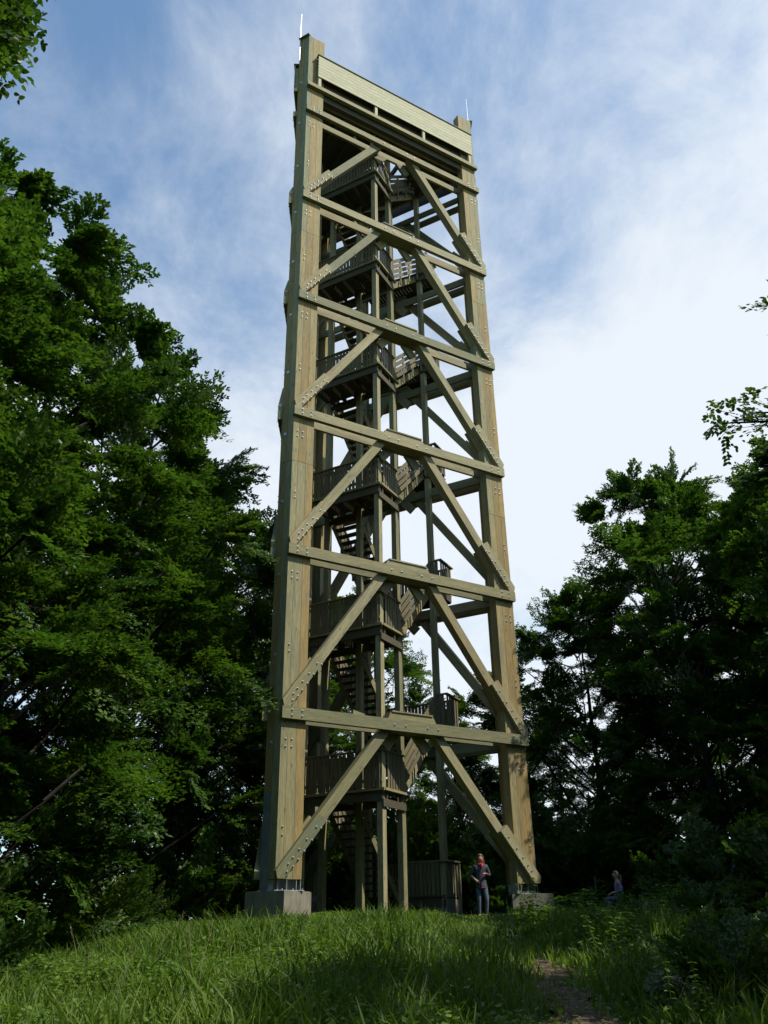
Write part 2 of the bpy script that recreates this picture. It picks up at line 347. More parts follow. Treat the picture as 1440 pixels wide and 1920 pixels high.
# ------------------------------------------------------------------ pillars with laminated planks
JZ = [1.27, 13.38, 23.15, ZTOP]
def wingpoly(F, flip, a, b, nose=False):
    U = (lambda u: LEN-u) if flip else (lambda u: u)
    if nose:
        q = [(0, 0), (b-.004, 0), (b-.004, -.36), (.1535, -.36), (-.1175+.003, -.2035+.003)]
    else:
        q = [(a+.004, 0), (b-.004, 0), (b-.004, -.36), (a+.004, -.36)]
    return [F.p(U(u), v, 0)-Vector((0, 0, Z0)) for u, v in q]
corners = [(A0, FA, FC, 'front'), (B0, FB, FA, 'right'), (C0, FC, FB, 'rear')]
for (P0, F1, F2, nm) in corners:
    # core: slightly recessed body of the pillar
    core = []
    for F, flip in ((F1, False), (F2, True)):
        U = (lambda u, fl=flip: LEN-u) if flip else (lambda u: u)
        q = [(.03, -.012), (.72, -.012), (.72, -.348), (.17, -.348)]
        core.append([F.p(U(u), v, 0) for u, v in q])
    mb = MB()
    for q in core: mb.prism([p+Vector((0, 0, 1.30)) for p in q], UP*(ZTOP-1.34), UP)
    pil = part(mb, 'pillar', M_plank)
    for F, flip in ((F1, False), (F2, True)):
        for (a, b, ns) in ((0, .205, True), (.205, .475, False), (.475, .735, False)):
            q = wingpoly(F, flip, a, b, ns)
            for j in range(3):
                z0, z1 = JZ[j]+(.006 if j else 0), JZ[j+1]-(.006 if j < 2 else 0)
                m = MB(); top = z1+random.uniform(-.015, .015) if j == 2 else z1
                m.prism([p+Vector((0, 0, z0+Z0)) for p in q], UP*(top-z0), UP)
                part(m, 'plank', M_plank, pil)
    # cap board on the nose
    bis = (cen-P0).normalized(); side = Vector((bis.y, -bis.x, 0))
    c = P0+bis*(TR*cos(R(30))+.02)
    m = MB(); m.box(c+bis*.05+Vector((0, 0, ZTOP+Z0+.03)), side*.26, bis*.16, UP*.025, side); part(m, 'cap_board', M_timber, pil)
    # steel shoe: base plate, fins
    m = MB()
    for F, flip in ((F1, False), (F2, True)):
        U = (lambda u, fl=flip: LEN-u) if flip else (lambda u: u)
        for u in (.08, .33, .60, .71):
            m.prism([F.p(U(u), -.02, 1.0), F.p(U(u)+.012, -.02, 1.0), F.p(U(u)+.012, -.34, 1.0), F.p(U(u), -.34, 1.0)], UP*.272, UP)
        m.prism([F.p(U(-.02), .04, 1.0), F.p(U(.80), .04, 1.0), F.p(U(.80), -.40, 1.0), F.p(U(.1), -.40, 1.0)], UP*.02, F.e)
        m.prism([F.p(U(.02), -.34, 1.0), F.p(U(.7), -.34, 1.0), F.p(U(.7), -.355, 1.0), F.p(U(.02), -.355, 1.0)], UP*.27, UP)
        for u in (.2, .5, .76): m.tube([F.p(U(u), .0, 1.0), F.p(U(u), .0, 1.06)], .018, 6)
    part(m, 'steel_shoe', M_zinc, pil)
    # galvanised sheath on one half of the nose and washers up the pillar
    Mn = P0+bis*(TR*cos(R(30)))
    m = MB(); hs = side
    ctr = Mn-bis*.006+hs*(-.118 if nm != 'x' else 0)
    m.box(ctr+Vector((0, 0, Z0+2.19)), hs*.108, bis*.006, UP*1.18, UP)
    for k in range(12):
        zz = Z0+1.15+k*.19
        m.box(ctr-bis*.008+hs*(.05 if k % 2 else -.05)+Vector((0, 0, zz)), hs*.014, bis*.004, UP*.014, UP)
    part(m, 'steel_sheath', M_sheath, pil)
    for k in range(12):
        cc = Mn+hs*(-.075)+Vector((0, 0, Z0+31.5-2.44*k)); m = MB()
        m.prism([cc+(hs*cos(t)+UP*sin(t))*.055-bis*.002 for t in [i*math.pi/5 for i in range(10)]], -bis*.012, UP)
        m.prism([cc+(hs*cos(t)+UP*sin(t))*.022-bis*.014 for t in [i*math.pi/4 for i in range(8)]], -bis*.02, UP)
        part(m, 'washer', M_zinc, pil)
    # lightning rod
    b0 = P0+bis*.36+side*(-.2)
    if nm == 'right': b0 = P0+bis*.3-FA.e*.25+FA.n*.02
    m = MB(); m.tube([b0+Vector((0, 0, Z0+ZTOP-1.4)), b0+Vector((0, 0, Z0+ZTOP+.2)), b0+Vector((0, 0, Z0+ZTOP+1.7))], [.022, .02, .012], 6)
    for z in (-1.2, -.4): m.box(b0+bis*.03+Vector((0, 0, Z0+ZTOP+z)), side*.03, bis*.03, UP*.02, UP)
    if nm != 'rear': part(m, 'lightning_rod', M_zinc)
    # foundation block: a thing of its own
    cb = P0+bis*(TR*cos(R(30))+(.22 if nm == 'right' else .50))
    fb = bpy.data.objects.new('concrete_foundation', None)
    m = MB(); zt = Z0+1.0; h = 1.4
    bev = .02
    for (hh, inset, zz0, zz1) in ((.60, 0, zt-h, zt-bev), (.60, bev, zt-bev, zt-.001)):
        k1 = hh-inset if inset else hh
        m.prism([cb+side*sx*k1+bis*sy*k1+Vector((0, 0, zz0)) for sx, sy in ((-1, -1), (1, -1), (1, 1), (-1, 1))], UP*(zz1-zz0), side)
    o = m.build('concrete_foundation', M_conc, None, (cb.x, cb.y, zt-h)); o.location = (cb.x, cb.y, zt-h)
    tag(o, {'front': 'square concrete footing under the left front pillar with the steel sheath', 'right': 'square concrete footing under the right front pillar beside the standing woman',
            'rear': 'shaded concrete footing under the rear pillar behind the stair'}[nm], 'footing', 'concrete footings under the tower pillars')

# ------------------------------------------------------------------ trusses on three faces
def beam(F, u0, u1, z, h, v0, v1, name='beam', mat=M_timber):
    m = MB(); m.prism([F.p(u0, v0, z), F.p(u1, v0, z), F.p(u1, v1, z), F.p(u0, v1, z)], UP*h, F.e)
    return part(m, name, mat)
def slab(F, poly, v0, v1, grain_uz, name, parent=tower, mat=M_timber):
    m = MB(); q = [F.p(u, v0, z) for u, z in poly]
    m.prism(q, F.n*(v1-v0), F.e*grain_uz[0]+UP*grain_uz[1]); return part(m, name, mat, parent)
for F in faces:
    for i, zb in enumerate(ZB):
        h = BH if i < 5 else .27
        ov = random.uniform(-.01, .01)
        b = beam(F, -.05, LEN+.03+ov, zb, h, .003, .15)
        for u in (.24, .55):
            for dz in (.09, .24):
                bolt(F, u, zb+dz*h/.33, .15, b); bolt(F, LEN-u, zb+dz*h/.33, .15, b)
        for u in (3.52, 3.9, 4.66, 5.05): bolt(F, u, zb+h*.5, .15, b)
        beam(F, -.02, LEN+.02, zb, h, -.46, -.363, 'inner_beam')
        zs = 1.27 if i == 0 else ZB[i-1]+BH
        H = zb-zs; k = H/3.99
        sl = 1.226*(zb-zs)/3.99
        for mir in (False, True):
            U = (lambda u: LEN-u) if mir else (lambda u: u)
            W_ = lambda pts: [(U(u), z) for u, z in pts]
            g = (-(1) if mir else 1, sl)
            lo0 = .22
            lz = lambda u: zs+sl*(u-lo0)      # lower edge line
            hz = lambda u: zs+sl*(u+.35-lo0)  # upper edge line
            ut = lo0+(zb+.2-zs)/sl
            br = slab(F, W_([(.738, lz(.738)), (ut, zb+.2), (ut-.35, zb+.2), (.738, hz(.738))]), -.36+.04, -.02, g, 'brace')
            # outer and inner splice planks
            for (v0, v1) in ((.003, .145), (-.475, -.363)):
                L0 = math.hypot(1, sl); dx_, dz_ = 1/L0, sl/L0; tl_ = 1.79*(.93+.07*k)+(random.uniform(-.06, .06))
                lt = (.19+dx_*tl_, zs+.004+dz_*tl_); up = (lt[0]-dz_*.305, lt[1]+dx_*.305)
                sp = slab(F, W_([(0.0, zs+.004), (.19, zs+.004), lt, up, (-.05, up[1]-sl*(up[0]+.05))]), v0, v1, g, 'splice_plank', br)
            L_ = math.hypot(1, sl); du, dz = 1/L_, sl/L_
            for t, s_ in ((.20, -.02), (.36, .07), (.40, -.07), (.56, .07), (.62, -.07), (.82, .07), (.88, -.07), (1.14, .06), (1.22, -.06), (1.55, .05), (1.62, -.07)):
                u = .08+du*t-dz*s_; z = zs+.02+dz*t+du*s_
                u += .03; z += .0
                if F is FA or t in (.36, .82, 1.22): bolt(F, U(u), z, .145, br)
            # inner stub planks at the top node
            slab(F, W_([(3.61, zb-.5), (4.0, zb-.01), (3.59, zb-.01), (3.354, zb-.29)]), -.475, -.363, g, 'stub_plank', br)
            bp = part(MB(), 'x', M_timber) if False else None
            # plate bolts on the pillars
            for u in (.12, .30):
                for z in (zb-.52, zb-.72, zb-2.75, zb-2.95):
                    if z-zs > 1.75*k or u < .2: bolt(F, U(u+.03), z if z > zs else zs+.3, .0, b)
        # node block between brace heads with cover board
        if i < 5:
            nb = slab(F, [(3.2, zb+.01), (5.26, zb+.01), (4.98, zb+.56), (3.48, zb+.56)], -.355, -.005, (1, 0), 'node_block')
            beam(F, 3.52, 4.95, zb+.565, .045, -.42, .03, 'cover_board')
        # ledge at the platform
    beam(F, -.05, LEN+.05, 31.03, .19, .003, .17, 'ledge_beam')
    beam(F, 0.0, LEN, 30.9, .3, -.46, -.363, 'inner_beam')
    # parapet with horizontal cladding boards
    m = MB(); m.prism([F.p(.76, -.03, 32.2), F.p(7.7, -.03, 32.2), F.p(7.7, .045, 32.2), F.p(.76, .045, 32.2)], UP*.1, F.e)
    par = part(m, 'parapet', M_deck)
    for u in (.42, 3.12, 5.55, 8.05):
        m = MB(); m.prism([F.p(u, .05, 31.22), F.p(u+.12, .05, 31.22), F.p(u+.12, .17, 31.22), F.p(u, .17, 31.22)], UP*1.72, UP); part(m, 'post', M_clad, par)
    for j in range(12):
        m = MB(); q0 = 30.72+j*.186; m.prism([F.p(.745, -.075, q0), F.p(7.72, -.075, q0), F.p(7.72, -.04, q0), F.p(.745, -.04, q0)], UP*.18, F.e); part(m, 'lining_board', M_deck, par)
    nb_ = 7; z = 31.72
    for j in range(nb_):
        m = MB(); hb = .178
        m.prism([F.p(.38, .173, z), F.p(8.24, .173, z), F.p(8.24, .21, z), F.p(.38, .21, z)], UP*hb, F.e)
        part(m, 'cladding_board', M_clad, par); z += hb+.012
    m = MB(); m.prism([F.p(.34, .02, z), F.p(8.28, .02, z), F.p(8.28, .25, z), F.p(.34, .25, z)], UP*.035, F.e); part(m, 'cap_rail', M_timber, par)
if far_bolts.v:
    o = part(far_bolts, 'rear_bolts', M_bolt); o['kind'] = 'stuff'

# ------------------------------------------------------------------ stair core
gaz = PHI-math.pi/6
G = az(gaz); K = Vector((-G.y, G.x, 0))     # G away-right, K away-left
a1 = R(-.45); P1 = Vector((sin(a1), cos(a1), 0))*(21.80*SC)
def cp(a, b, z): return P1+G*a+K*b+Vector((0, 0, z+Z0))
ZF = [3.73, 8.65, 13.63, 18.6, 23.56, 28.46]
ZR = [1.05, 6.19, 11.14, 16.1, 21.08, 26.0]
AW, AL, AE, BWD = 1.19, 3.98, 4.72, 2.75
for (a, b) in ((0, 0), (AW, 0), (AL, 0), (AW, 1.42), (0, BWD), (AW, BWD), (AL, 1.42), (AL, BWD), (AE, BWD)):
    m = MB(); zt_ = 30.85
    zg = float(gz(*(cp(a, b, 0).xy)))-Z0
    m.prism([cp(a-.11, b-.09, zg-.1), cp(a+.11, b-.09, zg-.1), cp(a+.11, b+.09, zg-.1), cp(a-.11, b+.09, zg-.1)], UP*(zt_-zg), UP)
    part(m, 'stair_post', M_timber)
def slat_mesh(h, w=.108, t=.024):
    b = MB(); b.prism([Vector((-w/2, -t/2, 0)), Vector((w/2, -t/2, 0)), Vector((w/2, t/2, 0)), Vector((-w/2, t/2, 0))], UP*h, UP)
    return b.mesh('slat', M_slat)
SLAT = slat_mesh(1.02)
def slat_row(a0, b0, a1, b1, z, parent, step=.137, join=None):
    P, Q = cp(a0, b0, z), cp(a1, b1, z); d = Q-P; n = max(1, int(d.length/step)); d.normalize(); nn = UP.cross(d)
    for i in range(n):
        M = Matrix((d, nn, UP)).transposed().to_4x4()
        t = (i+.5)*(Q-P).length/n
        M.translation = P+d*t+Vector((0, 0, random.uniform(-.012, .012)))
        if join is None:
            M.translation -= OFF; link('slat', SLAT, parent, M)
        else:
            for pl in SLAT.polygons: join.poly([M @ SLAT.vertices[k].co for k in pl.vertices], [tuple(SLAT.uv_layers[0].data[l].uv) for l in pl.loop_indices])
def rbox(mb, a0, a1, b0, b1, z0, z1, grain='g'):
    mb.prism([cp(a0, b0, z0), cp(a1, b0, z0), cp(a1, b1, z0), cp(a0, b1, z0)], UP*(z1-z0), G if grain == 'g' else K)
for zf in ZF:
    fm = MB()
    rbox(fm, -.16, -.10, -.12, BWD+.1, zf-.34, zf-.10, 'k')        # edge beam facing the camera
    rbox(fm, AW+.0, AW+.06, .1, BWD+.1, zf-.34, zf-.10, 'k')
    for bb in (.5, 1.0, 1.5, 2.0, 2.5): rbox(fm, -.10, AW, bb, bb+.06, zf-.24, zf-.04)
    rbox(fm, -.155, AW+.04, -.155, -.095, zf-.50, zf-.29)       # lit beam below the ledge
    rbox(fm, .05, .11, -.15, -.1, zf-.29, zf-.07); rbox(fm, .7, .76, -.15, -.1, zf-.29, zf-.07)
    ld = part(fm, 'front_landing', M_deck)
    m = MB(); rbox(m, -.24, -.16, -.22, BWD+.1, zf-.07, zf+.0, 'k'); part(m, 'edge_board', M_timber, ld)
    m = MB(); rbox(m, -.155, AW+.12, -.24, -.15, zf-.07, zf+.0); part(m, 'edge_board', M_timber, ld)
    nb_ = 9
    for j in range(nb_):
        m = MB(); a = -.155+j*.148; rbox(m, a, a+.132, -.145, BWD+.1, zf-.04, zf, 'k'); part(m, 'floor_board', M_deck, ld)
    slat_row(-.17, -.06, -.17, BWD+.05, zf+.03, ld)
    slat_row(.12, -.13, AW-.12, -.13, zf+.03, ld)
    m = MB(); rbox(m, -.22, -.10, -.17, BWD+.1, zf+1.06, zf+1.10, 'k'); rbox(m, -.16, -.10, -.1, BWD+.1, zf+.18, zf+.27, 'k'); rbox(m, -.16, -.10, -.1, BWD+.1, zf+.86, zf+.95, 'k'); part(m, 'handrail', M_timber, ld)
    m = MB(); rbox(m, -.16, AW, -.17, -.07, zf+1.06, zf+1.10); part(m, 'handrail', M_timber, ld)
    # tie plank from the truss node to the core
    m = MB(); P = FA.p(2.5, -.50, 0); i = ZF.index(zf); zt_ = ZB[i]+.36
    q = P+Vector((0, 0, zt_)); m.prism([q, q+G*1.25, q+G*1.25+K*.08, q+K*.08], UP*.27, G); part(m, 'tie_plank', M_timber)
for i, zr in enumerate(ZR):
    fm = MB()
    b_lo = -.36 if i else -.06
    rbox(fm, AL-.16, AL-.10, b_lo, BWD+.1, zr-.34, zr-.06, 'k')
    rbox(fm, AE-.02, AE+.04, b_lo, BWD+.1, zr-.34, zr-.06, 'k')
    rbox(fm, AL-.16, AE+.04, b_lo-.03, b_lo+.03, zr-.30, zr-.06)
    ld = part(fm, 'rear_landing', M_deck)
    nb_ = int((BWD+.1-b_lo)/.148)
    for j in range(nb_):
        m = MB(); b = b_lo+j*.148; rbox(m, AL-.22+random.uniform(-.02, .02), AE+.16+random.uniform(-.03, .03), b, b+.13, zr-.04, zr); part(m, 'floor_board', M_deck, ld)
    zz = zr+.03 if i else zr-.06
    slat_row(AL-.14, b_lo-.05, AE+.06, b_lo-.05, zz, ld, step=.165)
    if i: slat_row(AL-.16, b_lo, AL-.16, -.02, zz, ld)
    else: slat_row(AL-.16, .1, AL-.16, 1.25, zz, ld)
    jm = MB(); slat_row(AE+.07, b_lo, AE+.07, BWD+.05, zz, None, join=jm); o = part(jm, 'rear_slats', M_slat, ld); o['kind'] = 'stuff'
    m = MB(); rbox(m, AL-.2, AE+.14, b_lo-.12, b_lo+.01, zz+1.02, zz+1.07); part(m, 'handrail', M_timber, ld)
    m = MB(); rbox(m, AE+.02, AE+.12, b_lo, BWD+.1, zz+1.02, zz+1.07, 'k'); rbox(m, AL-.2, AL-.12, b_lo, 0 if i else 1.3, zz+1.02, zz+1.07, 'k'); part(m, 'handrail', M_timber, ld)
    if i == 0:
        # corner post and concrete plinth below the entry landing
        zg = float(gz(*(cp(AE, -.06, 0).xy)))-Z0-.3
        m = MB(); rbox(m, AE+.07, AE+.15, -.16, -.08, zg, zr+.98); part(m, 'corner_post', M_timber, ld)
        m = MB(); rbox(m, AL-.14, AE+.05, -.12, .6, zg, zr-.10); part(m, 'plinth', M_conc, ld)
# flights
def flight(a0, a1, z0, z1, b0, b1, outer, n=13, panels=True):
    """stair from (a0,z0) up to (a1,z1); outer = b value of the outside rail or None"""
    sg = 1 if a1 > a0 else -1; run = (a1-a0); rise = z1-z0; sl = rise/abs(run)
    m = MB(); d = G*sg*1+UP*sl; d.normalize()
    for bb in (b0, b1-.05):
        m.prism([cp(a0, bb, z0-.34), cp(a0, bb, z0-.02), cp(a1, bb, z1-.02), cp(a1, bb, z1-.34)], K*.05, d)
    fl = part(m, 'stair_flight', M_timber)
    for j in range(n-1):
        t = (j+1)/n; z = z0+rise*t; a = a0+run*t
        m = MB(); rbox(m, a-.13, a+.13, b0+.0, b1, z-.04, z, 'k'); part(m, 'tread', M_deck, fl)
    if outer is not None:
        for t in (.02, .34, .66, .98):
            m = MB(); a = a0+run*t; z = z0+rise*t; m.prism([cp(a-.04, outer, z-.25), cp(a+.04, outer, z-.25), cp(a+.04, outer+.05, z-.25), cp(a-.04, outer+.05, z-.25)], UP*1.3, UP); part(m, 'rail_stanchion', M_timber, fl)
        o2 = outer-.03 if outer < 1 else outer+.05
        for q in (.16, .43, .70, .97):
            m = MB(); m.prism([cp(a0, o2, z0+q), cp(a0, o2, z0+q+.20), cp(a1, o2, z1+q+.20), cp(a1, o2, z1+q)], K*.026, d); part(m, 'rail_board', M_slat, fl)
for i in range(6):
    nxt = ZR[i+1] if i < 5 else 31.02
    flight(AW+.06, AL-.16, ZF[i], nxt, .08, 1.28, -.04)
    flight(AL-.16, AW+.06, ZR[i], ZF[i], 1.5, 2.68, BWD-.02)
# entry steps
m = MB()
for j in range(3): rbox(m, AE+.2+j*.28, AE+.48+j*.28, .6, 1.7, .35, 1.05-.22*(j+1), 'k')
part(m, 'entry_step', M_timber)

# ------------------------------------------------------------------ platform deck and joists
def tri_interval(v):
    """u-range inside the outer triangle (inner faces) at depth v (<0) in the frame of FA"""
    t = -v/math.tan(R(60)); return -TR+t+.42, LEN+TR-t-.42
dk = MB()
for k in range(9):
    u = .9+k*.85
    vmax = min((u+TR-.4), (LEN+TR-.4-u))*math.tan(R(60))
    if vmax < .8: continue
    dk.prism([FA.p(u, -.5, 30.72), FA.p(u+.1, -.5, 30.72), FA.p(u+.1, -vmax, 30.72), FA.p(u, -vmax, 30.72)], UP*.26, FA.n)
deck = part(dk, 'platform', M_deck)
v = -.48
hole = [cp(AW+.3, -.1, 0), cp(AL-.2, -.1, 0), cp(AL-.2, 1.4, 0), cp(AW+.3, 1.4, 0)]
hl = [((p-FA.o).dot(FA.e), (p-FA.o).dot(FA.n)) for p in hole]
def clip(vv):
    xs_ = []
    for i in range(4):
        (ua, va), (ub, vb) = hl[i], hl[(i+1) % 4]
        if (va-vv)*(vb-vv) < 0: xs_.append(ua+(ub-ua)*(vv-va)/(vb-va))
    return (min(xs_), max(xs_)) if len(xs_) == 2 else None
while v > -7.4:
    u0, u1 = tri_interval(v-.14)
    if u1-u0 > .4:
        c = clip(v-.07)
        segs = [(u0, u1)] if not c else [(u0, c[0]), (c[1], u1)]
        for (p_, q_) in segs:
            if q_-p_ > .15:
                m = MB(); m.prism([FA.p(p_, v, 30.985), FA.p(q_, v, 30.985), FA.p(q_, v-.142, 30.985), FA.p(p_, v-.142, 30.985)], UP*.04, FA.e); part(m, 'deck_board', M_deck, deck)
    v -= .155

# ------------------------------------------------------------------ foliage builders
def rhomb_leaves(P, D, Nn, ln, wd, fold=False):
    """vectorised leaves: P base points, D direction, Nn normal -> verts, faces"""
    D = D/np.linalg.norm(D, axis=1, keepdims=True); T = np.cross(Nn, D); T /= (np.linalg.norm(T, axis=1, keepdims=True)+1e-9)
    ln = ln[:, None]; wd = wd[:, None]
    if fold:
        q = [P, P+D*ln*.28+T*wd*.46, P+D*ln*.66+T*wd*.40, P+D*ln, P+D*ln*.66-T*wd*.40, P+D*ln*.28-T*wd*.46]
        for z_ in (1, 2, 4, 5): q[z_] = q[z_]+Nn/(np.linalg.norm(Nn, axis=1, keepdims=True))*wd*.14
        V = np.stack(q, 1).reshape(-1, 3); i6 = np.arange(len(P))[:, None]*6
        return V, np.concatenate([i6+np.array([0, 1, 2, 3]), i6+np.array([0, 3, 4, 5])])
    a = P; b = P+D*ln*.45+T*wd*.5; c = P+D*ln; d = P+D*ln*.45-T*wd*.5
    V = np.stack([a, b, c, d], 1).reshape(-1, 3); n = len(P)
    F = (np.arange(n)[:, None]*4+np.array([0, 1, 2, 3])[None, :])
    return V, F
def np_mesh(name, V, F4, mats, mi=None):
    me = bpy.data.meshes.new(name); nv, nf = len(V), len(F4)
    me.vertices.add(nv); me.vertices.foreach_set('co', V.astype(np.float32).ravel())
    me.loops.add(nf*4); me.loops.foreach_set('vertex_index', F4.astype(np.int32).ravel())
    me.polygons.add(nf); me.polygons.foreach_set('loop_start', np.arange(0, nf*4, 4, dtype=np.int32)); me.polygons.foreach_set('loop_total', np.full(nf, 4, dtype=np.int32))
    for mt in mats: me.materials.append(mt)
    if mi is not None: me.polygons.foreach_set('material_index', np.asarray(mi, dtype=np.int32))
    me.update(calc_edges=True); return me
def spray(rng, L=2.4, leaf=.105, flat=.35, dens=1.0):
    """one leafy bough along +X, twigs in its plane; returns leaf arrays and twig segments"""
    P, D, segs = [], [], []
    def curve(s): return np.array([s, 0, .10*s-.075*s*s])
    segs.append((curve(0), curve(L*.5), .022)); segs.append((curve(L*.5), curve(L), .012))
    s = .25
    side = 1
    while s < L:
        tl = (.35+.85*(1-s/L))*rng.uniform(.6, 1.15); ang = side*rng.uniform(.6, 1.05)
        b = curve(s); td = np.array([cos(ang), sin(ang), rng.normal(0, .16)-.08]); td /= np.linalg.norm(td)
        segs.append((b, b+td*tl, .007))
        step = .062/dens
        for t in np.arange(.06, tl, step):
            for sd_ in (1, -1):
                la = ang+sd_*rng.uniform(.5, 1.1)
                d = np.array([cos(la), sin(la), rng.normal(0, .3)])
                P.append(b+td*t+np.array([0, 0, rng.normal(0, .035)])); D.append(d)
            if rng.random() < .16 and tl-t > .2:   # side twiglet
                a2 = ang+rng.choice([-1, 1])*.8; l2 = .25*rng.uniform(.6, 1.4)
                d2 = np.array([cos(a2), sin(a2), rng.normal(0, .2)])
                for q in np.arange(.05, l2, step):
                    P.append(b+td*t+d2*q); la = a2+rng.uniform(-1, 1); D.append(np.array([cos(la), sin(la), rng.normal(0, .3)]))
        side *= -1; s += rng.uniform(.07, .12)/dens
    P.append(curve(L)); D.append(np.array([1, 0, -.2]))
    P = np.array(P); D = np.array(D); n = len(P)
    Nn = np.stack([rng.normal(0, flat, n), rng.normal(0, flat, n), np.ones(n)], 1)
    ln = leaf*rng.uniform(.75, 1.25, n); wd = ln*.68
    return P, D, Nn, ln, wd, segs
rng0 = np.random.default_rng(3)
SPR = [spray(rng0, L, .115, .38) for L in (2.0, 2.3, 1.7, 2.1)]
def rotm(dirv, rollv, rng):
    x = dirv/np.linalg.norm(dirv); up = np.array([0, 0, 1.0])
    y = np.cross(up, x); y /= np.linalg.norm(y)+1e-9; z = np.cross(x, y)
    c, s_ = cos(rollv), sin(rollv); y2 = y*c+z*s_; z2 = z*c-y*s_
    return np.stack([x, y2, z2], 1)
def make_crown(seed, H, Rr, zmin, nb, leafs=1.0, top=.35, profile=None, lump=.3):
    """crown and limb meshes of one tree, base at the origin"""
    rng = np.random.default_rng(seed); Vs, Fs = [], []; off = 0; limbs = []
    ph = rng.uniform(0, 6.28, 6)
    def rad(h, a):
        t = (h-zmin)/(H-zmin)
        base = profile(t) if profile else (min(1, .55+t*1.6) if t < .35 else (1-((t-.35)/.65)**2.2)**.5 if t < 1 else 0)
        l = 1+lump*(sin(2*a+ph[0]+h*.5)*.5+sin(3*a+ph[1]-h*.9)*.35+sin(5*a+ph[2]+h*1.3)*.25)
        return max(.15, Rr*base*l)
    per = 8; nc = max(6, nb//per)
    for i in range(nc):
        h = zmin+(H-zmin)*((i+rng.uniform(0, 1))/nc)**.92; h = min(h, H-.6)
        a = i*2.399963+rng.uniform(-.4, .4); r = rad(h, a)
        k = rng.uniform(.55, 1.0)**.5; cr = rng.uniform(.85, 1.45)*leafs*(1.0 if h < H*.8 else .8)
        r0 = max(.05, r*k-cr*.8); cc = np.array([cos(a)*r0, sin(a)*r0, h])
        limbs.append((np.array([0, 0, max(.5, h-r0*.8-.4)]), cc, .03+.010*r0))
        out_ = np.array([cos(a), sin(a), np.interp((h-zmin)/(H-zmin), [0, .6, 1], [-.1, .25, .9])]); out_ /= np.linalg.norm(out_)
        for j in range(per):
            dr = rng.normal(0, .62, 3)*np.array([1, 1, .75])+out_*.8; dr /= np.linalg.norm(dr)
            sp = SPR[rng.integers(4)]; sc = cr*rng.uniform(.55, .95)/1.15
            base = cc+dr*cr*rng.uniform(-.15, .25)
            Rm = rotm(dr*np.array([1, 1, .8]), rng.normal(0, .45), rng)
            P = sp[0]*sc @ Rm.T+base; P[:, 2] -= .06*((P-cc)**2)[:, :2].sum(1)
            D = sp[1] @ Rm.T; Nn = sp[2] @ Rm.T*.6+np.array([0, 0, .5])
            V, F = rhomb_leaves(P, D, Nn, sp[3]*.95, sp[4]*.95); Vs.append(V); Fs.append(F+off); off += len(V)
            if j % 2 == 0:
                p, q, w = sp[5][0]; limbs.append((p*sc @ Rm.T+base, q*sc @ Rm.T+base, w*sc))
    return np.concatenate(Vs), np.concatenate(Fs), limbs
def trunk_mesh(name, H, r, limbs, seed):
    rng = np.random.default_rng(seed); m = MB(); pts = []; x = y = 0
    for i in range(9):
        t = i/8; pts.append((x, y, -.3+t*(H*.93+.3))); x += rng.normal(0, .09); y += rng.normal(0, .09)
    m.tube(pts, [r*1.25]+[r*(1-.9*i/8) for i in range(1, 9)], 8)
    for p, q, w in limbs:
        mid = (p+q)/2+rng.normal(0, .03+.05*np.linalg.norm(q-p), 3)
        m.tube([p, mid, q], [w, w*.8, w*.45], 4, cap=False)
    return m.mesh(name, M_bark, smooth=True)
TREES = {}
def tree_kind(key, seed, H, Rr, zmin, nb, mat=M_leaf, **kw):
    V, F, limbs = make_crown(seed, H, Rr, zmin, nb, **kw)
    TREES[key] = (np_mesh('crown', V, F, [mat]), trunk_mesh('trunk', H, .012*H+.05, limbs, seed))
    return len(F)
def plant_tree(key, name, x, y, rz=0, s=1, sz=None, label=None, group=None, cat='tree'):
    t = empty(name, (x, y, float(gz(x, y))-.1), rz); t.scale = (s, s, sz or s)
    link('trunk', TREES[key][1], t); link('crown', TREES[key][0], t)
    tag(t, label, cat, group); return t
full = lambda t: (min(1, .72+t*1.2) if t < .35 else max(0, 1-((t-.35)/.65)**3.2)**.5)
nl = 0
nl += tree_kind('beech', 11, 16.5, 3.8, .6, 500, profile=full, lump=.38)
nl += tree_kind('beech2', 12, 17, 3.8, .8, 480, profile=full, lump=.42)
nl += tree_kind('beech3', 13, 15, 4.5, 1.0, 480, lump=.45)
nl += tree_kind('oak', 14, 11.5, 3.3, 3.6, 190, lump=.45)
nl += tree_kind('thin', 15, 10, 2.2, 3.0, 72, mat=M_leaf2, lump=.5)
print('leaf quads', nl)
LG = 'beech trees along the left edge of the clearing'
lefts = [('beech', -11.2, 10.6, 0.3, .97, 'nearest beech on the left with its top out to the left edge'),
         ('beech2', -9.9, 14.2, 1.7, 1.07, 'second beech from the left with a ragged top against blue sky'),
         ('beech', -8.8, 18.8, 3.0, 1.05, 'broad beech in the middle of the left row, foliage down to the grass'),
         ('beech2', -7.9, 24.0, 4.4, 1.03, 'beech of the left row whose top steps down towards the tower'),
         ('beech3', -7.6, 30.0, 2.0, 1.05, 'beech just left of the tower with yellowish sunlit rim'),
         ('beech', -5.6, 36.5, 5.2, 1.0, 'dark beech seen behind the left pillar')]
for k, x, y, rz, s, lb in lefts: plant_tree(k, 'beech_tree', x, y, rz, s, label=lb, group=LG)
BG = 'wood behind the first row'
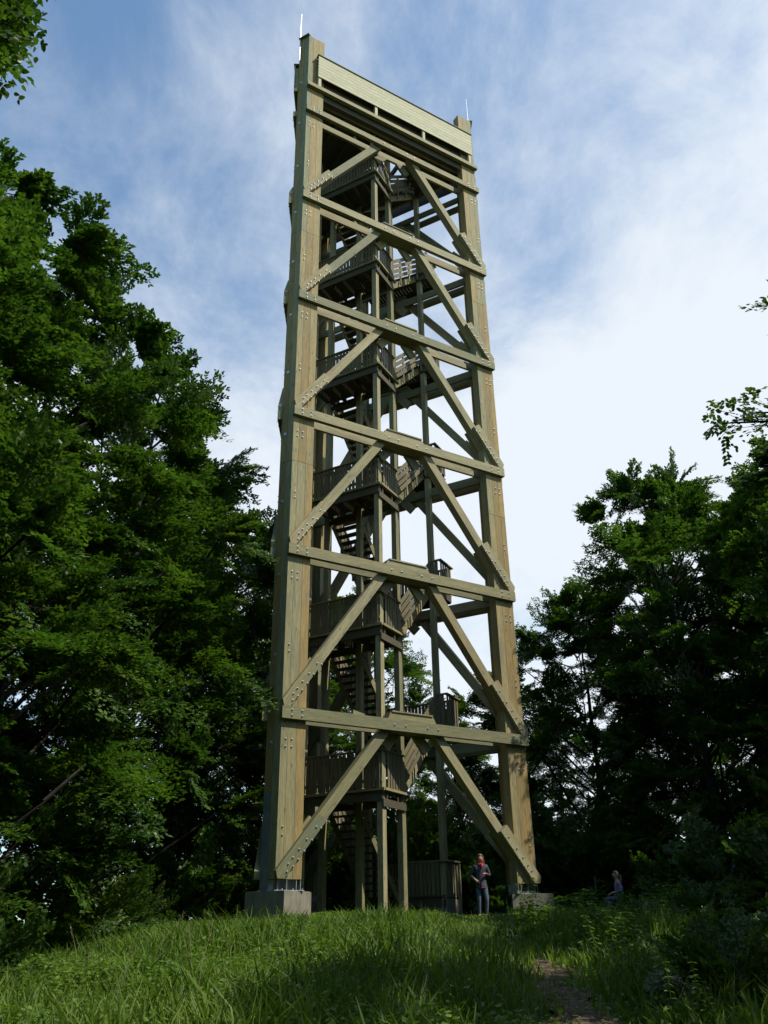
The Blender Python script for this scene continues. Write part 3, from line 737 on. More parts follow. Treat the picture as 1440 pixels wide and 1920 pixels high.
for i, (k, x, y, s) in enumerate([('beech2', -15, 15, .95), ('beech', -14.5, 22, 1), ('beech2', -14, 30, 1), ('beech3', -11.5, 38, 1.1), ('beech', -1.5, 41, .92), ('beech3', 3.5, 47, .68), ('beech', 9, 46, .62), ('beech2', 14, 44, .8), ('beech3', 20, 42, 1.0), ('beech', -8, 46, .95), ('beech2', 26, 36, 1.1), ('beech', -14.5, 10, .85), ('beech', -13.2, 18, .9), ('beech', 15.5, 31, .95), ('beech', 12.2, 34, .95), ('beech2', 20, 30, .9), ('beech', 17, 22, .8)]):
    plant_tree(k, 'forest_tree', x, y, i*1.3, s, label='dark forest tree '+['outermost behind the nearest left beeches', 'second row behind the middle left beeches', 'second row behind the far left beeches', 'far behind the left pillar', 'seen through the stair, straight behind the tower', 'lower, behind the entry railing', 'lower, behind the right pillar', 'behind the gap right of the tower', 'far back at right', 'farthest back at left', 'farthest back at right', 'behind the tallest right beech', 'behind the arching right beech', 'low behind the right shrubs', 'low at the right edge', 'between the shrubs at right', 'outermost on the right'][i], group=BG)
for i, (x, y) in enumerate([(-9, -6), (-3, -9), (4, -8.5), (10, -5), (-14, -1), (-12, 4), (15, 0), (-6, -15), (2, -15), (9, -13), (16, -8)]):  # out-of-view trees, added to block low sky light reaching the tower
    plant_tree(['beech', 'beech2'][i % 2], 'forest_tree', x, y, i*2.1, 1.0, label='unseen tree closing the clearing behind the viewer, added to cut low sky light', group='unseen trees added behind the viewer')
plant_tree('thin', 'young_tree', 3.2, 38, .4, .98, label='slender young tree with loose pale foliage behind the stair', cat='tree')
plant_tree('thin', 'young_tree', 5.6, 37, 2.4, 1.05, label='slender young tree behind the right stair landing rail', cat='tree')
plant_tree('beech3', 'beech_tree', 8.0, 34.0, 1.2, .82, label='beech right behind the right pillar with an arching left side')
plant_tree('beech', 'beech_tree', 10.9, 29.5, 3.9, .97, label='tallest beech on the right, bright green top reaching towards the tower')
plant_tree('beech2', 'beech_tree', 15.0, 26, 1.0, .9, label='dark beech at the right edge behind the overhanging branch')
plant_tree('oak', 'oak_tree', 8.9, 6.6, .6, 1.0, label='near oak beyond the right edge that shades the foreground grass')
plant_tree('oak', 'oak_tree', 12.4, 16.2, 2.5, .95, label='oak at the right edge with a branch hanging into the sky')
plant_tree('oak', 'oak_tree', 10.7, 12.4, 5.0, 1.0, label='middle oak of the three shading the path from the right')
plant_tree('oak', 'oak_tree', 12.2, 19.5, 4.3, 1.05, label='oak standing deep in the shade on the right')

# ------------------------------------------------------------------ shrubs
def shrub_kind(key, seed, n, Rr, H, mat=M_leaf, lf=.55):
    rng = np.random.default_rng(seed); Vs, Fs = [], []; off = 0; segs = MB()
    for i in range(n):
        a = rng.uniform(0, 6.28); el = rng.uniform(-.1, 1.3); sp = SPR[rng.integers(4)]; sc = rng.uniform(.7, 1.2)*lf
        dr = np.array([cos(a)*cos(el), sin(a)*cos(el), sin(el)]); r0 = rng.uniform(0, .8)
        base = np.array([cos(a)*cos(el)*Rr*r0, sin(a)*cos(el)*Rr*r0, .1+max(0, sin(el))*H*r0])
        Rm = rotm(dr, rng.normal(0, .5), rng); P = sp[0]*sc @ Rm.T+base
        V, F = rhomb_leaves(P, sp[1] @ Rm.T, sp[2] @ Rm.T, sp[3]*.75, sp[4]*.75); Vs.append(V); Fs.append(F+off); off += len(V)
        segs.tube([(0, 0, 0), tuple(base), tuple(sp[5][1][1]*sc @ Rm.T+base)], [.02, .014, .004], 4, cap=False)
    TREES[key] = (np_mesh('foliage', np.concatenate(Vs), np.concatenate(Fs), [mat]), segs.mesh('stems', M_bark, smooth=True)); return off//4
nl += shrub_kind('bush', 31, 34, 1.1, 1.5)
nl += shrub_kind('bush2', 32, 30, 1.3, 1.1, mat=M_leaf2)
def bush(x, y, key, s, rz, label, group):
    t = empty('shrub', (x, y, float(gz(x, y))-.05), rz); t.scale = (s, s, s)
    link('stems', TREES[key][1], t); link('foliage', TREES[key][0], t); tag(t, label, 'shrub', group)
rr = random.Random(5)
for i, (x, y) in enumerate([(-6.2, 11.5), (-6.9, 13.5), (-6.8, 16), (-6.9, 18.5), (-6.6, 20.5), (-6.4, 23), (-5.6, 25.5), (-5.2, 28), (-5.9, 9.6), (-4.6, 30.5)]):
    bush(x+rr.uniform(-.3, .3), y, ['bush', 'bush2'][i % 2], rr.uniform(.75, 1.15), rr.uniform(0, 6), ['second', 'third', 'fourth', 'fifth', 'sixth', 'seventh', 'eighth', 'ninth', 'nearest', 'farthest'][i]+' shrub from the viewer at the foot of the left row of beeches', 'shrubs below the left beeches')
for i, (x, y) in enumerate([(-3.5, 33), (-1.8, 34.5), (0, 35), (1.6, 33.5), (3.2, 34.5), (4.4, 31.5), (5.6, 33), (6.6, 31), (8, 30.5), (-.6, 38), (2.4, 38.5)]):
    bush(x, y+rr.uniform(-.5, .5), ['bush', 'bush2'][(i+1) % 2], rr.uniform(1.2, 2.2), rr.uniform(0, 6), 'leafy shrub growing behind the tower foot, '+['just right of the left pillar', 'between left pillar and stair', 'behind the front stair post', 'behind the second stair post', 'behind the entry railing', 'left of the standing woman', 'behind the standing woman', 'left of the right footing', 'right of the right footing', 'farthest back by the stair', 'farthest back by the entry'][i], 'shrubs behind the tower')
bush(3.55, 27.6, 'bush', .62, 1, 'small leafy bush between the standing woman and the right footing', None)
for i, (x, y) in enumerate([(8.6, 24), (9.8, 22), (8.4, 28.6), (10.2, 27), (9.4, 18), (8.4, 15.8), (7.8, 12.2), (9.3, 13.5), (11.5, 24.5)]):
    bush(x, y, ['bush', 'bush2'][i % 2], rr.uniform(.9, 1.5), rr.uniform(0, 6), 'dark shrub in the right-hand shade, '+['just right of the log', 'right of the seated woman', 'behind the seated woman', 'farther right behind the log', 'midway along the right edge', 'nearest the nettles', 'nearest the viewer', 'second nearest the viewer', 'deepest at the right edge'][i], 'shrubs in the right-hand shade')

for i, (x, y) in enumerate([(3.4, 9.6), (4.6, 10.4), (3.9, 11.6), (5.2, 12.2), (6.1, 10.9), (4.6, 13.4), (6.0, 14.3), (7.2, 15.5), (5.6, 16.6), (7.3, 18.6), (6.6, 20.8), (5.2, 19.3)]):
    bush(x, y, ['bush2', 'bush'][i % 2], rr.uniform(.32, .55), rr.uniform(0, 6), 'low leafy undergrowth in the right foreground, '+['first', 'second', 'third', 'fourth', 'fifth', 'sixth', 'seventh', 'eighth', 'ninth', 'tenth', 'eleventh', 'twelfth'][i]+' clump from the path edge', 'undergrowth right of the path')

# ------------------------------------------------------------------ overhanging near branches
def near_branch(name, trunk_xy, tips, leaf, mat, label, H, seed, trunk_r=.22):
    """a near tree beyond the frame with a few boughs reaching into view"""
    rng = np.random.default_rng(seed); x0, y0 = trunk_xy; z0 = float(gz(x0, y0))
    t = empty(name, (x0, y0, z0)); m = MB(); base = np.array([x0, y0, z0])
    m.tube([(0, 0, -.2), (.05, 0, H*.5), (.1, .1, H)], [trunk_r*1.2, trunk_r*.8, trunk_r*.3], 10)
    Vs, Fs, off = [], [], 0
    for (tx, ty, tz, n, spread, scl) in tips:
        tip = np.array([tx, ty, tz])-base; st = np.array([.05, .0, min(H*.9, max(2, tip[2]-1.2))]); mid = (st+tip)/2+np.array([0, 0, .35])
        m.tube([tuple(st), tuple(mid), tuple(tip)], [.07, .045, .012], 6)
        ddir = (tip-st)/np.linalg.norm(tip-st)
        for i in range(n):
            sp = spray(rng, rng.uniform(.6, 1.1)*scl, leaf, .45, dens=.9)
            k = rng.uniform(0, 1); b = tip-ddir*k*spread*1.4+rng.normal(0, spread*.25, 3)
            dr = ddir+rng.normal(0, .45, 3)+np.array([0, 0, -.15]); dr /= np.linalg.norm(dr)
            Rm = rotm(dr, rng.normal(0, .5), rng); P = sp[0] @ Rm.T+b
            V, F = rhomb_leaves(P, sp[1] @ Rm.T, sp[2] @ Rm.T, sp[3], sp[4], fold=True); Vs.append(V); Fs.append(F+off); off += len(V)
            m.tube([tuple(b), tuple(sp[5][1][1] @ Rm.T+b)], [.008, .003], 4, cap=False)
    me = m.mesh('trunk', M_bark, smooth=True); link('trunk', me, t); link('crown', np_mesh('crown', np.concatenate(Vs), np.concatenate(Fs), [mat]), t)
    tag(t, label, 'tree'); return t
near_branch('near_beech', (-5.9, 3.0), [(-3.40, 4.0, 7.85, 90, .30, .38), (-3.30, 4.0, 8.2, 100, .42, .42), (-3.4, 3.9, 8.6, 90, .42, .42), (-3.25, 4.0, 9.1, 50, .40, .40), (-3.75, 4.3, 6.1, 3, .10, .25)], .068, M_leaf,
            'near beech beyond the left edge whose dark bough hangs into the top left corner', 9, 41)
near_branch('near_maple', (9.5, 12.0), [(6.2, 13.0, 9.75, 6, .4, .5), (6.8, 12.9, 9.9, 7, .5, .6), (7.7, 12.4, 11.9, 4, .3, .5), (7.8, 12.4, 10.9, 3, .25, .4), (7.6, 12.6, 9.0, 12, .7, .8)], .10, M_leaf2,
            'near maple at the right edge with sparse twisting twigs against the sky', 13, 43)

# ------------------------------------------------------------------ grass, herbs, stems
rg = np.random.default_rng(9)
def scatter(n, y0, y1, fx=.60):
    y = np.sqrt(rg.uniform(y0*y0, y1*y1, n)); x = rg.uniform(-fx, fx, n)*y*.95; return x, y
def keep_mask(x, y, pw=.42):
    d = np.abs(x-path_x(y)); return d > pw*np.interp(y, [4, 12.2, 13.6, 15], [.85, .8, .4, 0])+rg.normal(0, .20, len(x))
def on_core(x, y):
    return (y > 25.5) & (np.abs(x-.2) < 3)
def grass(n):
    x, y = scatter(n, 7.2, 27.5); k = keep_mask(x, y) & ~(on_core(x, y) & (rg.random(n) < .6))
    cl = np.sin(x*1.7+np.sin(y*1.3)*2)*np.sin(y*1.9+x*.6)
    k &= rg.random(n) < .55+.45*(cl > -.35)
    x, y, cl = x[k], y[k], cl[k]; n = len(x); z = gz(x, y)-.02
    near_p = np.clip((np.abs(x-path_x(y))-.35)*.9, 0, 1)
    cl2 = np.sin(x*3.1+2*np.sin(y*1.1))*np.sin(y*2.7-x*1.3)+.6*np.sin(x*.8+y*1.1)
    h = rg.uniform(.14, .52, n)*(1+.25*cl+.38*cl2).clip(.35, 1.9)*(.45+.55*near_p)*np.interp(y, [14, 18, 22, 26], [1, .8, .45, .30])
    a = rg.uniform(0, 6.28, n); lean = rg.uniform(.1, .75, n)*h
    w = rg.uniform(.006, .014, n)*(1+.02*y)
    fa = rg.uniform(0, 6.28, n)
    tx, ty = np.cos(fa)*w, np.sin(fa)*w
    lx, ly = np.cos(a)*lean, np.sin(a)*lean
    B = np.stack([x, y, z], 1); T = np.stack([tx, ty, np.zeros(n)], 1)
    Mi = B+np.stack([lx*.35, ly*.35, h*.6], 1); E = B+np.stack([lx, ly, h*rg.uniform(.8, 1.0, n)], 1)
    V = np.stack([B-T, B+T, Mi+T*.8, Mi-T*.8, E+T*.12, E-T*.12], 1).reshape(-1, 3)
    i = np.arange(n)[:, None]*6
    F = np.concatenate([i+np.array([0, 1, 2, 3]), i+np.array([3, 2, 4, 5])])
    return np_mesh('grass', V, F, [M_grass])
def straw(n):
    x, y = scatter(n, 7.5, 25); k = keep_mask(x, y, .5); x, y = x[k], y[k]; n = len(x); z = gz(x, y)
    h = rg.uniform(.2, .6, n)*np.interp(y, [14, 21, 25], [1, .5, .25]); a = rg.uniform(0, 6.28, n); lean = h*rg.uniform(.1, .8, n); w = .0018+.00012*y
    B = np.stack([x, y, z], 1); E = B+np.stack([np.cos(a)*lean, np.sin(a)*lean, h], 1); T = np.zeros((n, 3)); T[:, 0] = w
    V = np.stack([B-T, B+T, E+T*.4, E-T*.4], 1).reshape(-1, 3); F = np.arange(n)[:, None]*4+np.arange(4)[None]
    return np_mesh('dry_grass', V, F, [M_straw])
o = link('dry_grass', straw(1500)); tag(o, kind='stuff', label='straw-coloured dead blades among the green grass', cat='grass')
o = link('grass', grass(170000)); tag(o, kind='stuff', label='long uncut grass covering the rise', cat='grass')
def herbs(n):
    x, y = scatter(n, 7.5, 27); k = keep_mask(x, y, .5) & (np.sin(x*.9+1)*np.sin(y*.8+2)+.35*np.clip(-x/4, -1, 1)+rg.normal(0, .35, n) > -.15); x, y = x[k], y[k]; n = len(x)
    h = (rg.uniform(.06, .36, n)+.12*np.sin(x*2.3+1)*np.sin(y*1.9))*np.interp(y, [15, 20, 26], [1, .7, .45])*np.clip((np.abs(x-path_x(y))-.3)*.9, .15, 1); a = rg.uniform(0, 6.28, n)
    P = np.stack([x, y, gz(x, y)+h], 1); D = np.stack([np.cos(a), np.sin(a), rg.normal(-.1, .3, n)], 1)
    Nn = np.stack([rg.normal(0, .4, n), rg.normal(0, .4, n), np.ones(n)], 1); ln = rg.uniform(.035, .10, n)
    V, F = rhomb_leaves(P, D, Nn, ln, ln*.55); return np_mesh('ground_cover', V, F, [M_herb])
o = link('ground_cover', herbs(230000)); tag(o, kind='stuff', label='low broad-leaved herbs among the grass', cat='herbs')
def litter(n):
    y = rg.uniform(6, 13.4, n); x = path_x(y)+rg.normal(0, .33, n); a = rg.uniform(0, 6.28, n)
    P = np.stack([x, y, gz(x, y)+rg.uniform(.018, .035, n)], 1); D = np.stack([np.cos(a), np.sin(a), rg.normal(0, .15, n)], 1)
    Nn = np.stack([rg.normal(0, .2, n), rg.normal(0, .2, n), np.ones(n)], 1); ln = rg.uniform(.015, .045, n)
    V, F = rhomb_leaves(P, D, Nn, ln, ln*.7); return np_mesh('leaf_litter', V, F, [simple('dead_leaf', (.15, .115, .06), .85, 0, (30, .5))])
o = link('leaf_litter', litter(2600)); tag(o, kind='stuff', label='dead leaves and crumbs strewn on the path', cat='litter')
# nettles: stems with opposite pairs of leaves
def nettle(seed, H):
    r = np.random.default_rng(seed); m = MB(); P, D, Nn, ln = [], [], [], []
    for s in range(5):
        bx, by = r.normal(0, .10, 2); hh = H*r.uniform(.7, 1.05); tx, ty = r.normal(0, .07, 2)
        top = np.array([bx+tx, by+ty, hh]); bot = np.array([bx, by, -.05]); m.tube([tuple(bot), tuple((bot+top)/2), tuple(top)], [.006, .005, .002], 4, cap=False)
        for j, t in enumerate(np.linspace(.25, 1.0, 9)):
            c = bot+(top-bot)*t; a0 = j*1.57+r.uniform(-.3, .3)
            for q in (0, math.pi):
                P.append(c); D.append([cos(a0+q), sin(a0+q), r.uniform(-.5, .15)]); Nn.append([r.normal(0, .2), r.normal(0, .2), 1]); ln.append(.13*(1.15-.65*t)*r.uniform(.8, 1.2))
    V, F = rhomb_leaves(np.array(P), np.array(D, float), np.array(Nn, float), np.array(ln), np.array(ln)*.6, fold=True)
    return m.mesh('stem', M_herb), np_mesh('leaves', V, F, [M_herb])
NET = [nettle(51, .6), nettle(52, .5), nettle(53, .75)]
k = 0
while k < 80:
    y = rr.uniform(8.6, 21); x = path_x(y)+rr.uniform(.6, 4.2)
    if x > 6.5: continue
    t = empty('nettle', (float(x), y, float(gz(x, y))), rr.uniform(0, 6.28)); s = rr.uniform(.7, 1.3)*(.7 if y < 12 else 1); t.scale = (s, s, s)
    a, b = NET[k % 3]; link('stalks', a, t)['kind'] = 'stuff'; link('leaves', b, t)['kind'] = 'stuff'
    tag(t, ('green nettle clump with paired pointed leaves right of the path, '+('in the near foreground' if y < 12.5 else 'halfway up the rise' if y < 17 else 'near the right footing')), 'plant', 'nettles right of the path'); k += 1
for k in range(48):
    y = rr.uniform(9.0, 23); x = rr.uniform(-.44, .06)*y
    t = empty('nettle', (x, y, float(gz(x, y))), rr.uniform(0, 6.28)); s = rr.uniform(.35, .8); t.scale = (s, s, s)
    a, b = NET[k % 3]; link('stalks', a, t)['kind'] = 'stuff'; link('leaves', b, t)['kind'] = 'stuff'
    tag(t, ('leafy weed in the long grass left of the path, '+('in the near foreground' if y < 13 else 'halfway up the rise' if y < 18 else 'near the tower foot')), 'plant', 'weeds in the left grass')
# tall dry stems
for i, (x, y, h, lx, ly) in enumerate([(-1.95, 9.6, .95, .12, .05), (-.35, 12.8, .8, .3, .1), (-3.1, 12.0, .9, .45, 0), (.35, 9.3, 1.1, -.03, .05), (-2.2, 10.6, .8, -.1, .05), (1.35, 10.2, 1.0, -.06, .02), (-.15, 10.5, .75, .35, .0), (-3.9, 11.2, .7, .35, 0),
                                       (-1.2, 11.5, .8, .15, 0), (.55, 9.9, 1.25, .02, 0), (-2.7, 9.3, .8, .2, 0), (-4.6, 14, .8, -.2, 0), (.1, 13.9, .9, .12, 0), (-1.6, 14.5, .85, .2, 0)]):
    z = float(gz(x, y)); m = MB(); m.tube([(0, 0, -.05), (lx*.3, ly*.3, h*.55), (lx, ly, h)], [.005, .004, .002], 4)
    for q in range(6):
        zz = h*(.8+.035*q); a = q*2.1; m.tube([(lx*zz/h, ly*zz/h, zz), (lx*zz/h+.03*cos(a), ly*zz/h+.03*sin(a), zz+.04)], [.003, .002], 4)
    me = m.mesh('dry_stem', M_straw); o = link('dry_stem', me); o.location = (x, y, z)
    tag(o, 'thin straw-coloured dead stem rising out of the green grass', 'stem', 'dry stems in the grass')

# ------------------------------------------------------------------ people
def skin_fig(verts, edges, rad, root, sub=2):
    me = bpy.data.meshes.new('fig'); me.from_pydata([tuple(v) for v in verts], edges, [])
    o = bpy.data.objects.new('fig_tmp', me); C.objects.link(o)
    md = o.modifiers.new('s', 'SKIN'); sk = me.skin_vertices[0].data
    for i, r_ in enumerate(rad): sk[i].radius = (r_, r_) if not isinstance(r_, tuple) else r_; sk[i].use_root = (i == root)
    md.use_smooth_shade = True
    s2 = o.modifiers.new('u', 'SUBSURF'); s2.levels = sub; s2.render_levels = sub
    bpy.context.view_layer.update()
    dg = bpy.context.evaluated_depsgraph_get(); nm = bpy.data.meshes.new_from_object(o.evaluated_get(dg))
    bpy.data.objects.remove(o); bpy.data.meshes.remove(me)
    nm.polygons.foreach_set('use_smooth', [True]*len(nm.polygons)); return nm
def chain(spec):
    """spec: list of (id, parent, (x,y,z), r)"""
    idx = {s[0]: i for i, s in enumerate(spec)}
    return [s[2] for s in spec], [(idx[s[1]], i) for i, s in enumerate(spec) if s[1]], [s[3] for s in spec]
def fig(spec, mat, root=0, sub=2):
    v, e, r_ = chain(spec); me = skin_fig(v, e, r_, root, sub); me.materials.clear(); me.materials.append(mat); return me
M_skin = simple('skin', (.42, .24, .17), .55)
M_jacket = simple('jacket_cloth', (.035, .045, .055), .7, 0, (14, .35))
M_purple = simple('purple_trim', (.16, .02, .10), .6)
M_jeans = simple('jeans_denim', (.075, .105, .15), .85, 0, (25, .3))
M_scarf = simple('red_scarf', (.33, .012, .02), .75, 0, (20, .4))
M_hair = simple('brown_hair', (.10, .048, .022), .5, 0, (40, .4))
M_blond = simple('fair_hair', (.24, .18, .09), .5, 0, (40, .3))
M_lilac = simple('lilac_knit', (.26, .21, .33), .8, 0, (15, .2))
M_shoe = simple('grey_shoe', (.10, .10, .11), .7)
M_dark = simple('eye_dark', (.02, .015, .012), .3)
M_lip = simple('lip', (.35, .08, .07), .5)
def sphere_mesh(mb, c, rx, ry, rz_, n=10, m_=7, mi=0, fn=None):
    c = Vector(c)
    for i in range(m_):
        t0, t1 = math.pi*i/m_, math.pi*(i+1)/m_
        for k in range(n):
            p0, p1 = 2*math.pi*k/n, 2*math.pi*(k+1)/n
            q = [Vector((rx*sin(t)*cos(p), ry*sin(t)*sin(p), rz_*cos(t))) for t, p in ((t0, p0), (t1, p0), (t1, p1), (t0, p1))]
            mb.poly([c+(fn(v) if fn else v) for v in q], mi=mi)
def hand_spec(pre, parent, w, d, palm_n, r=.022):
    """wrist w -> palm, four curled fingers, thumb; d = unit direction, palm_n = palm normal"""
    d = Vector(d).normalized(); n = Vector(palm_n).normalized(); s = d.cross(n); w = Vector(w)
    sp = [(pre+'pm', parent, tuple(w+d*.045), (.030, .018))]
    for i, (o_, l) in enumerate(((-.028, .062), (-.010, .074), (.009, .070), (.027, .054))):
        b = w+d*.085+s*o_; sp += [(pre+'f%d' % i, pre+'pm', tuple(b), .0105), (pre+'g%d' % i, pre+'f%d' % i, tuple(b+d*l*.5+n*.012), .0095), (pre+'h%d' % i, pre+'g%d' % i, tuple(b+d*l*.65+n*.042), .008)]
    b = w+d*.035-s*.032; sp += [(pre+'t0', pre+'pm', tuple(b), .012), (pre+'t1', pre+'t0', tuple(b+d*.035-s*.012+n*.015), .010)]
    return sp
def head_children(root, hc, face_dir, hair_mat, long_hair=True, pony=False):
    """face features and hair; hc = head centre (local)"""
    f = Vector(face_dir).normalized(); s = Vector((f.y, -f.x, 0)).normalized(); hc = Vector(hc)
    m = MB()
    for q in (-1, 1): sphere_mesh(m, hc+f*.084+s*q*.029+UP*.006, .012, .012, .006, 8, 5)
    o = m.build('eyes', M_dark, root, smooth=True)
    m = MB(); m.prism([hc+f*.086+s*-.022+UP*-.052, hc+f*.086+s*.022+UP*-.052, hc+f*.096+UP*-.060], UP*.012, s); m.build('mouth', M_lip, root)
    m = MB(); c = hc-f*.018+UP*.022
    def fn(v):
        w = Vector(v); 
        if w.dot(f) > .0 and w.z < .045: w = w-f*w.dot(f)
        return w
    sphere_mesh(m, c, .093, .093, .104, 16, 14, fn=fn)
    if long_hair:
        for q in (-1, -.5, 0, .5, 1):
            b = hc+s*q*.078-f*(.05*(1-abs(q))+.015); m.tube([b+UP*.06, b-UP*.06, b-UP*.17+s*q*.02+f*.01, b-UP*(.26)+f*.03], [.03, .036, .032, .012], 7)
    if pony: m.tube([hc-f*.09+UP*.03, hc-f*.16-UP*.02, hc-f*.15-UP*.16, hc-f*.13-UP*.24], [.03, .036, .03, .010], 8)
    m.build('hair', hair_mat, root, smooth=True)
# standing woman, front = -Y (towards camera), local +X = image right
px_, py_ = 2.62, 26.25
wz = float(gz(px_, py_))
arms = lambda: None
body = [('pel', None, (0, 0, .92), (.125, .10)), ('wst', 'pel', (0, .0, 1.05), (.115, .09)), ('chs', 'wst', (0, .0, 1.24), (.135, .10)), ('shc', 'chs', (0, .0, 1.36), (.10, .075)),
        ('nk', 'shc', (0, -.005, 1.44), .048), ('jaw', 'nk', (.012, -.035, 1.500), (.066, .074)), ('hd', 'jaw', (.012, -.022, 1.560), (.082, .094)), ('cr', 'hd', (.012, -.012, 1.612), (.078, .088)),
        ('nose', 'hd', (.02, -.118, 1.548), .010),
        ('sL', 'shc', (.155, 0, 1.355), .052), ('eL', 'sL', (.245, .05, 1.10), .040), ('wL', 'eL', (.145, -.17, 1.145), .026),
        ('sR', 'shc', (-.155, 0, 1.355), .052), ('eR', 'sR', (-.29, .04, 1.10), .040), ('wR', 'eR', (-.165, -.13, .985), .026),
        ('hL', 'pel', (.085, 0, .86), .088), ('kL', 'hL', (.13, -.05, .48), .052), ('aL', 'kL', (.10, .03, .09), .036), ('tL', 'aL', (.115, -.13, .035), .032),
        ('hR', 'pel', (-.085, 0, .86), .088), ('kR', 'hR', (-.085, -.01, .48), .058), ('aR', 'kR', (-.09, .02, .09), .038), ('tR', 'aR', (-.12, -.13, .035), .032)]
body += hand_spec('l', 'wL', (.145, -.17, 1.145), (-.55, -.55, .05), (0, .3, -1)) + hand_spec('r', 'wR', (-.165, -.13, .985), (.75, -.35, -.35), (0, .6, -.5))
wom = link('person', fig(body, M_skin)); wom.location = (px_, py_, wz)
tag(wom, 'woman in dark jacket, red scarf and jeans standing beside the slatted stair entry', 'person')
jk = [('hem', None, (0, 0, .70), (.19, .15)), ('pel', 'hem', (0, 0, .84), (.185, .14)), ('wst', 'pel', (0, 0, 1.02), (.150, .115)), ('chs', 'wst', (0, 0, 1.22), (.165, .125)), ('shc', 'chs', (0, .0, 1.345), (.135, .10)), ('nk', 'shc', (0, .0, 1.40), (.075, .07)),
      ('sL', 'shc', (.165, 0, 1.345), .070), ('eL', 'sL', (.252, .05, 1.10), .060), ('wL', 'eL', (.165, -.135, 1.138), .044),
      ('sR', 'shc', (-.165, 0, 1.345), .070), ('eR', 'sR', (-.297, .04, 1.10), .060), ('wR', 'eR', (-.19, -.10, 1.005), .044)]
o = link('jacket', fig(jk, M_jacket), wom)
m = MB(); m.tube([(.0, -.105, 1.36), (.0, -.138, 1.22), (.0, -.132, 1.02), (.0, -.142, .80)], .011, 6); m.tube([(-.02, -.14, .78), (.12, -.12, .78)], .012, 6); m.build('zip', M_purple, wom, smooth=True)
m = MB(); m.tube([(.152, -.150, 1.135), (.128, -.185, 1.145)], [.040, .037], 10); m.build('cuff', M_purple, wom, smooth=True)
jn = [('pel', None, (0, 0, .88), (.13, .105)), ('hL', 'pel', (.087, 0, .80), .095), ('kL', 'hL', (.13, -.05, .48), .064), ('aL', 'kL', (.10, .03, .08), .050),
      ('hR', 'pel', (-.087, 0, .80), .095), ('kR', 'hR', (-.085, -.01, .48), .064), ('aR', 'kR', (-.09, .02, .08), .050)]
link('jeans', fig(jn, M_jeans), wom)
for sx in (1, -1):
    sh = [('h', None, (.10*sx, .05, .045), .045), ('m', 'h', (.108*sx, -.05, .040), .042), ('t', 'm', (.118*sx, -.15, .033), .034)]
    link('shoe', fig(sh, M_shoe), wom)
m = MB()
for (z, r_, w) in ((1.375, .085, .030), (1.41, .072, .026), (1.44, .064, .018)):
    m.tube([(r_*cos(t), r_*.95*sin(t)-.012, z+.014*cos(t*2+z*40)-.012*sin(t)) for t in [i*math.pi/8 for i in range(17)]], w, 7, cap=False)
m.tube([(.02, -.11, 1.41), (.03, -.135, 1.34), (.02, -.14, 1.28)], [.03, .034, .02], 7)
m.build('scarf', M_scarf, wom, smooth=True)
head_children(wom, (.012, -.022, 1.57), (.12, -1, 0), M_hair)
# seated woman facing left, on a log
sx_, sy_ = 6.82, 27.3; sz_ = float(gz(sx_, sy_))
b2 = [('pel', None, (0, 0, .50), (.12, .12)), ('wst', 'pel', (-.02, 0, .64), (.10, .11)), ('chs', 'wst', (-.03, 0, .83), (.10, .13)), ('shc', 'chs', (-.04, 0, .95), (.075, .10)),
      ('nk', 'shc', (-.055, 0, 1.03), .045), ('hd', 'nk', (-.085, 0, 1.14), .098), ('cr', 'hd', (-.07, 0, 1.195), .090), ('nose', 'hd', (-.178, 0, 1.135), .010),
      ('sL', 'shc', (-.04, -.15, .94), .046), ('eL', 'sL', (.0, -.20, .70), .037), ('wL', 'eL', (-.22, -.14, .66), .026),
      ('sR', 'shc', (-.04, .15, .94), .046), ('eR', 'sR', (.0, .20, .70), .037), ('wR', 'eR', (-.22, .14, .66), .026),
      ('hL', 'pel', (-.06, -.09, .49), .082), ('kL', 'hL', (-.43, -.11, .50), .058), ('aL', 'kL', (-.34, -.11, .09), .038), ('tL', 'aL', (-.49, -.12, .035), .032),
      ('hR', 'pel', (-.06, .09, .49), .082), ('kR', 'hR', (-.43, .11, .50), .058), ('aR', 'kR', (-.40, .11, .09), .038), ('tR', 'aR', (-.55, .12, .035), .032)]
b2 += hand_spec('l', 'wL', (-.22, -.14, .66), (-1, .1, -.3), (0, 0, -1)) + hand_spec('r', 'wR', (-.22, .14, .66), (-1, -.1, -.3), (0, 0, -1))
sw = link('person', fig(b2, M_skin)); sw.location = (sx_, sy_, sz_)
tag(sw, 'fair-haired woman in lilac top sitting in deep shade facing left', 'person')
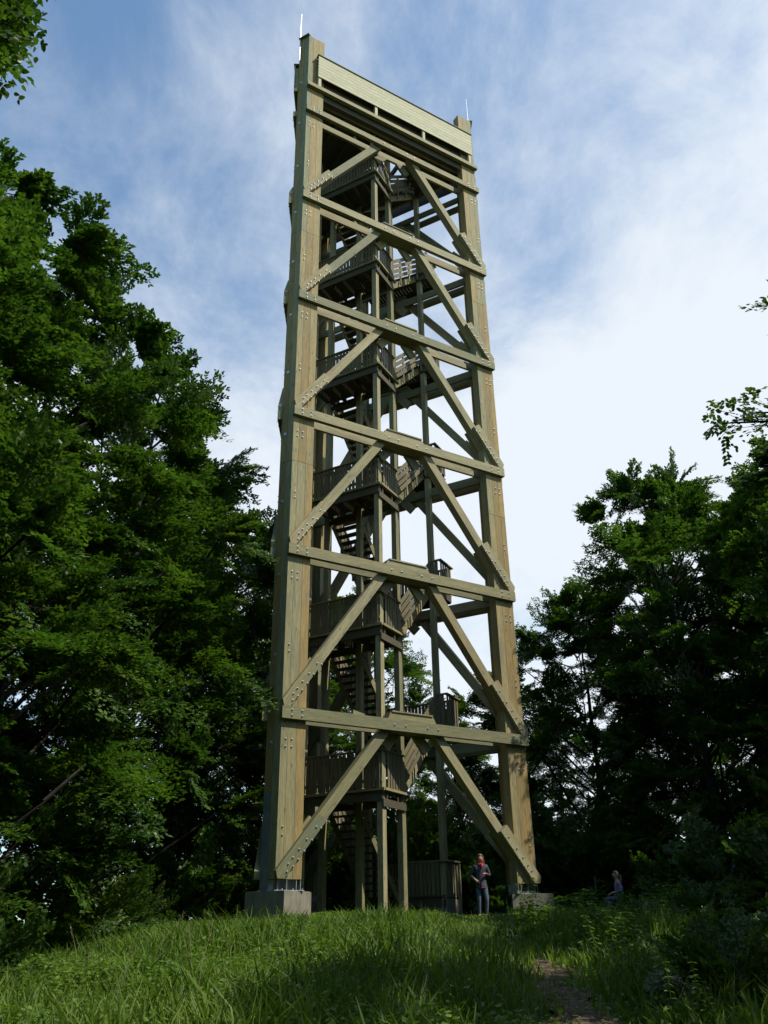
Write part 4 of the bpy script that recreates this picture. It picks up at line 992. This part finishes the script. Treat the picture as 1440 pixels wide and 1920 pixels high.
tp = [('pel', None, (0, 0, .56), (.135, .135)), ('wst', 'pel', (-.02, 0, .66), (.12, .13)), ('chs', 'wst', (-.03, 0, .83), (.12, .145)), ('shc', 'chs', (-.04, 0, .94), (.09, .11)),
      ('sL', 'shc', (-.04, -.155, .93), .058), ('eL', 'sL', (.0, -.20, .70), .048), ('wL', 'eL', (-.19, -.145, .662), .036),
      ('sR', 'shc', (-.04, .155, .93), .058), ('eR', 'sR', (.0, .20, .70), .048), ('wR', 'eR', (-.19, .145, .662), .036)]
link('top', fig(tp, M_lilac), sw)
j2 = [('pel', None, (0, 0, .50), (.135, .135)), ('hL', 'pel', (-.08, -.09, .49), .092), ('kL', 'hL', (-.43, -.11, .50), .07), ('aL', 'kL', (-.345, -.11, .10), .056),
      ('hR', 'pel', (-.08, .09, .49), .092), ('kR', 'hR', (-.43, .11, .50), .07), ('aR', 'kR', (-.405, .11, .10), .056)]
link('jeans', fig(j2, M_jeans), sw)
for (ax_, ay_) in ((-.34, -.115), (-.40, .115)):
    sh = [('h', None, (ax_+.03, ay_, .045), .045), ('m', 'h', (ax_-.07, ay_, .040), .042), ('t', 'm', (ax_-.16, ay_, .033), .034)]
    link('shoe', fig(sh, M_shoe), sw)
head_children(sw, (-.085, 0, 1.145), (-1, 0, 0), M_blond, long_hair=False, pony=True)
m = MB(); pts = [(.02, -.75, .20), (.0, -.3, .205), (.02, .2, .20), (.03, .7, .195)]; m.tube(pts, [.20, .195, .2, .19], 12)
lg = link('fallen_log', m.mesh('fallen_log', M_bark, smooth=True)); lg.location = (sx_, sy_, sz_); tag(lg, 'thick log under the seated woman in the shade', 'log')
m = MB(); m.tube([(0, 0, -.05), (0, 0, .5), (.03, 0, 1.02)], [.012, .012, .014], 6); m.tube([(.03, 0, 1.0), (.04, 0, 1.1)], [.02, .018], 8); 
wp = link('walking_pole', m.mesh('walking_pole', M_shoe, smooth=True)); wp.location = (sx_-.75, sy_-.1, sz_); tag(wp, 'slim dark walking pole stuck upright in front of the seated woman', 'pole')
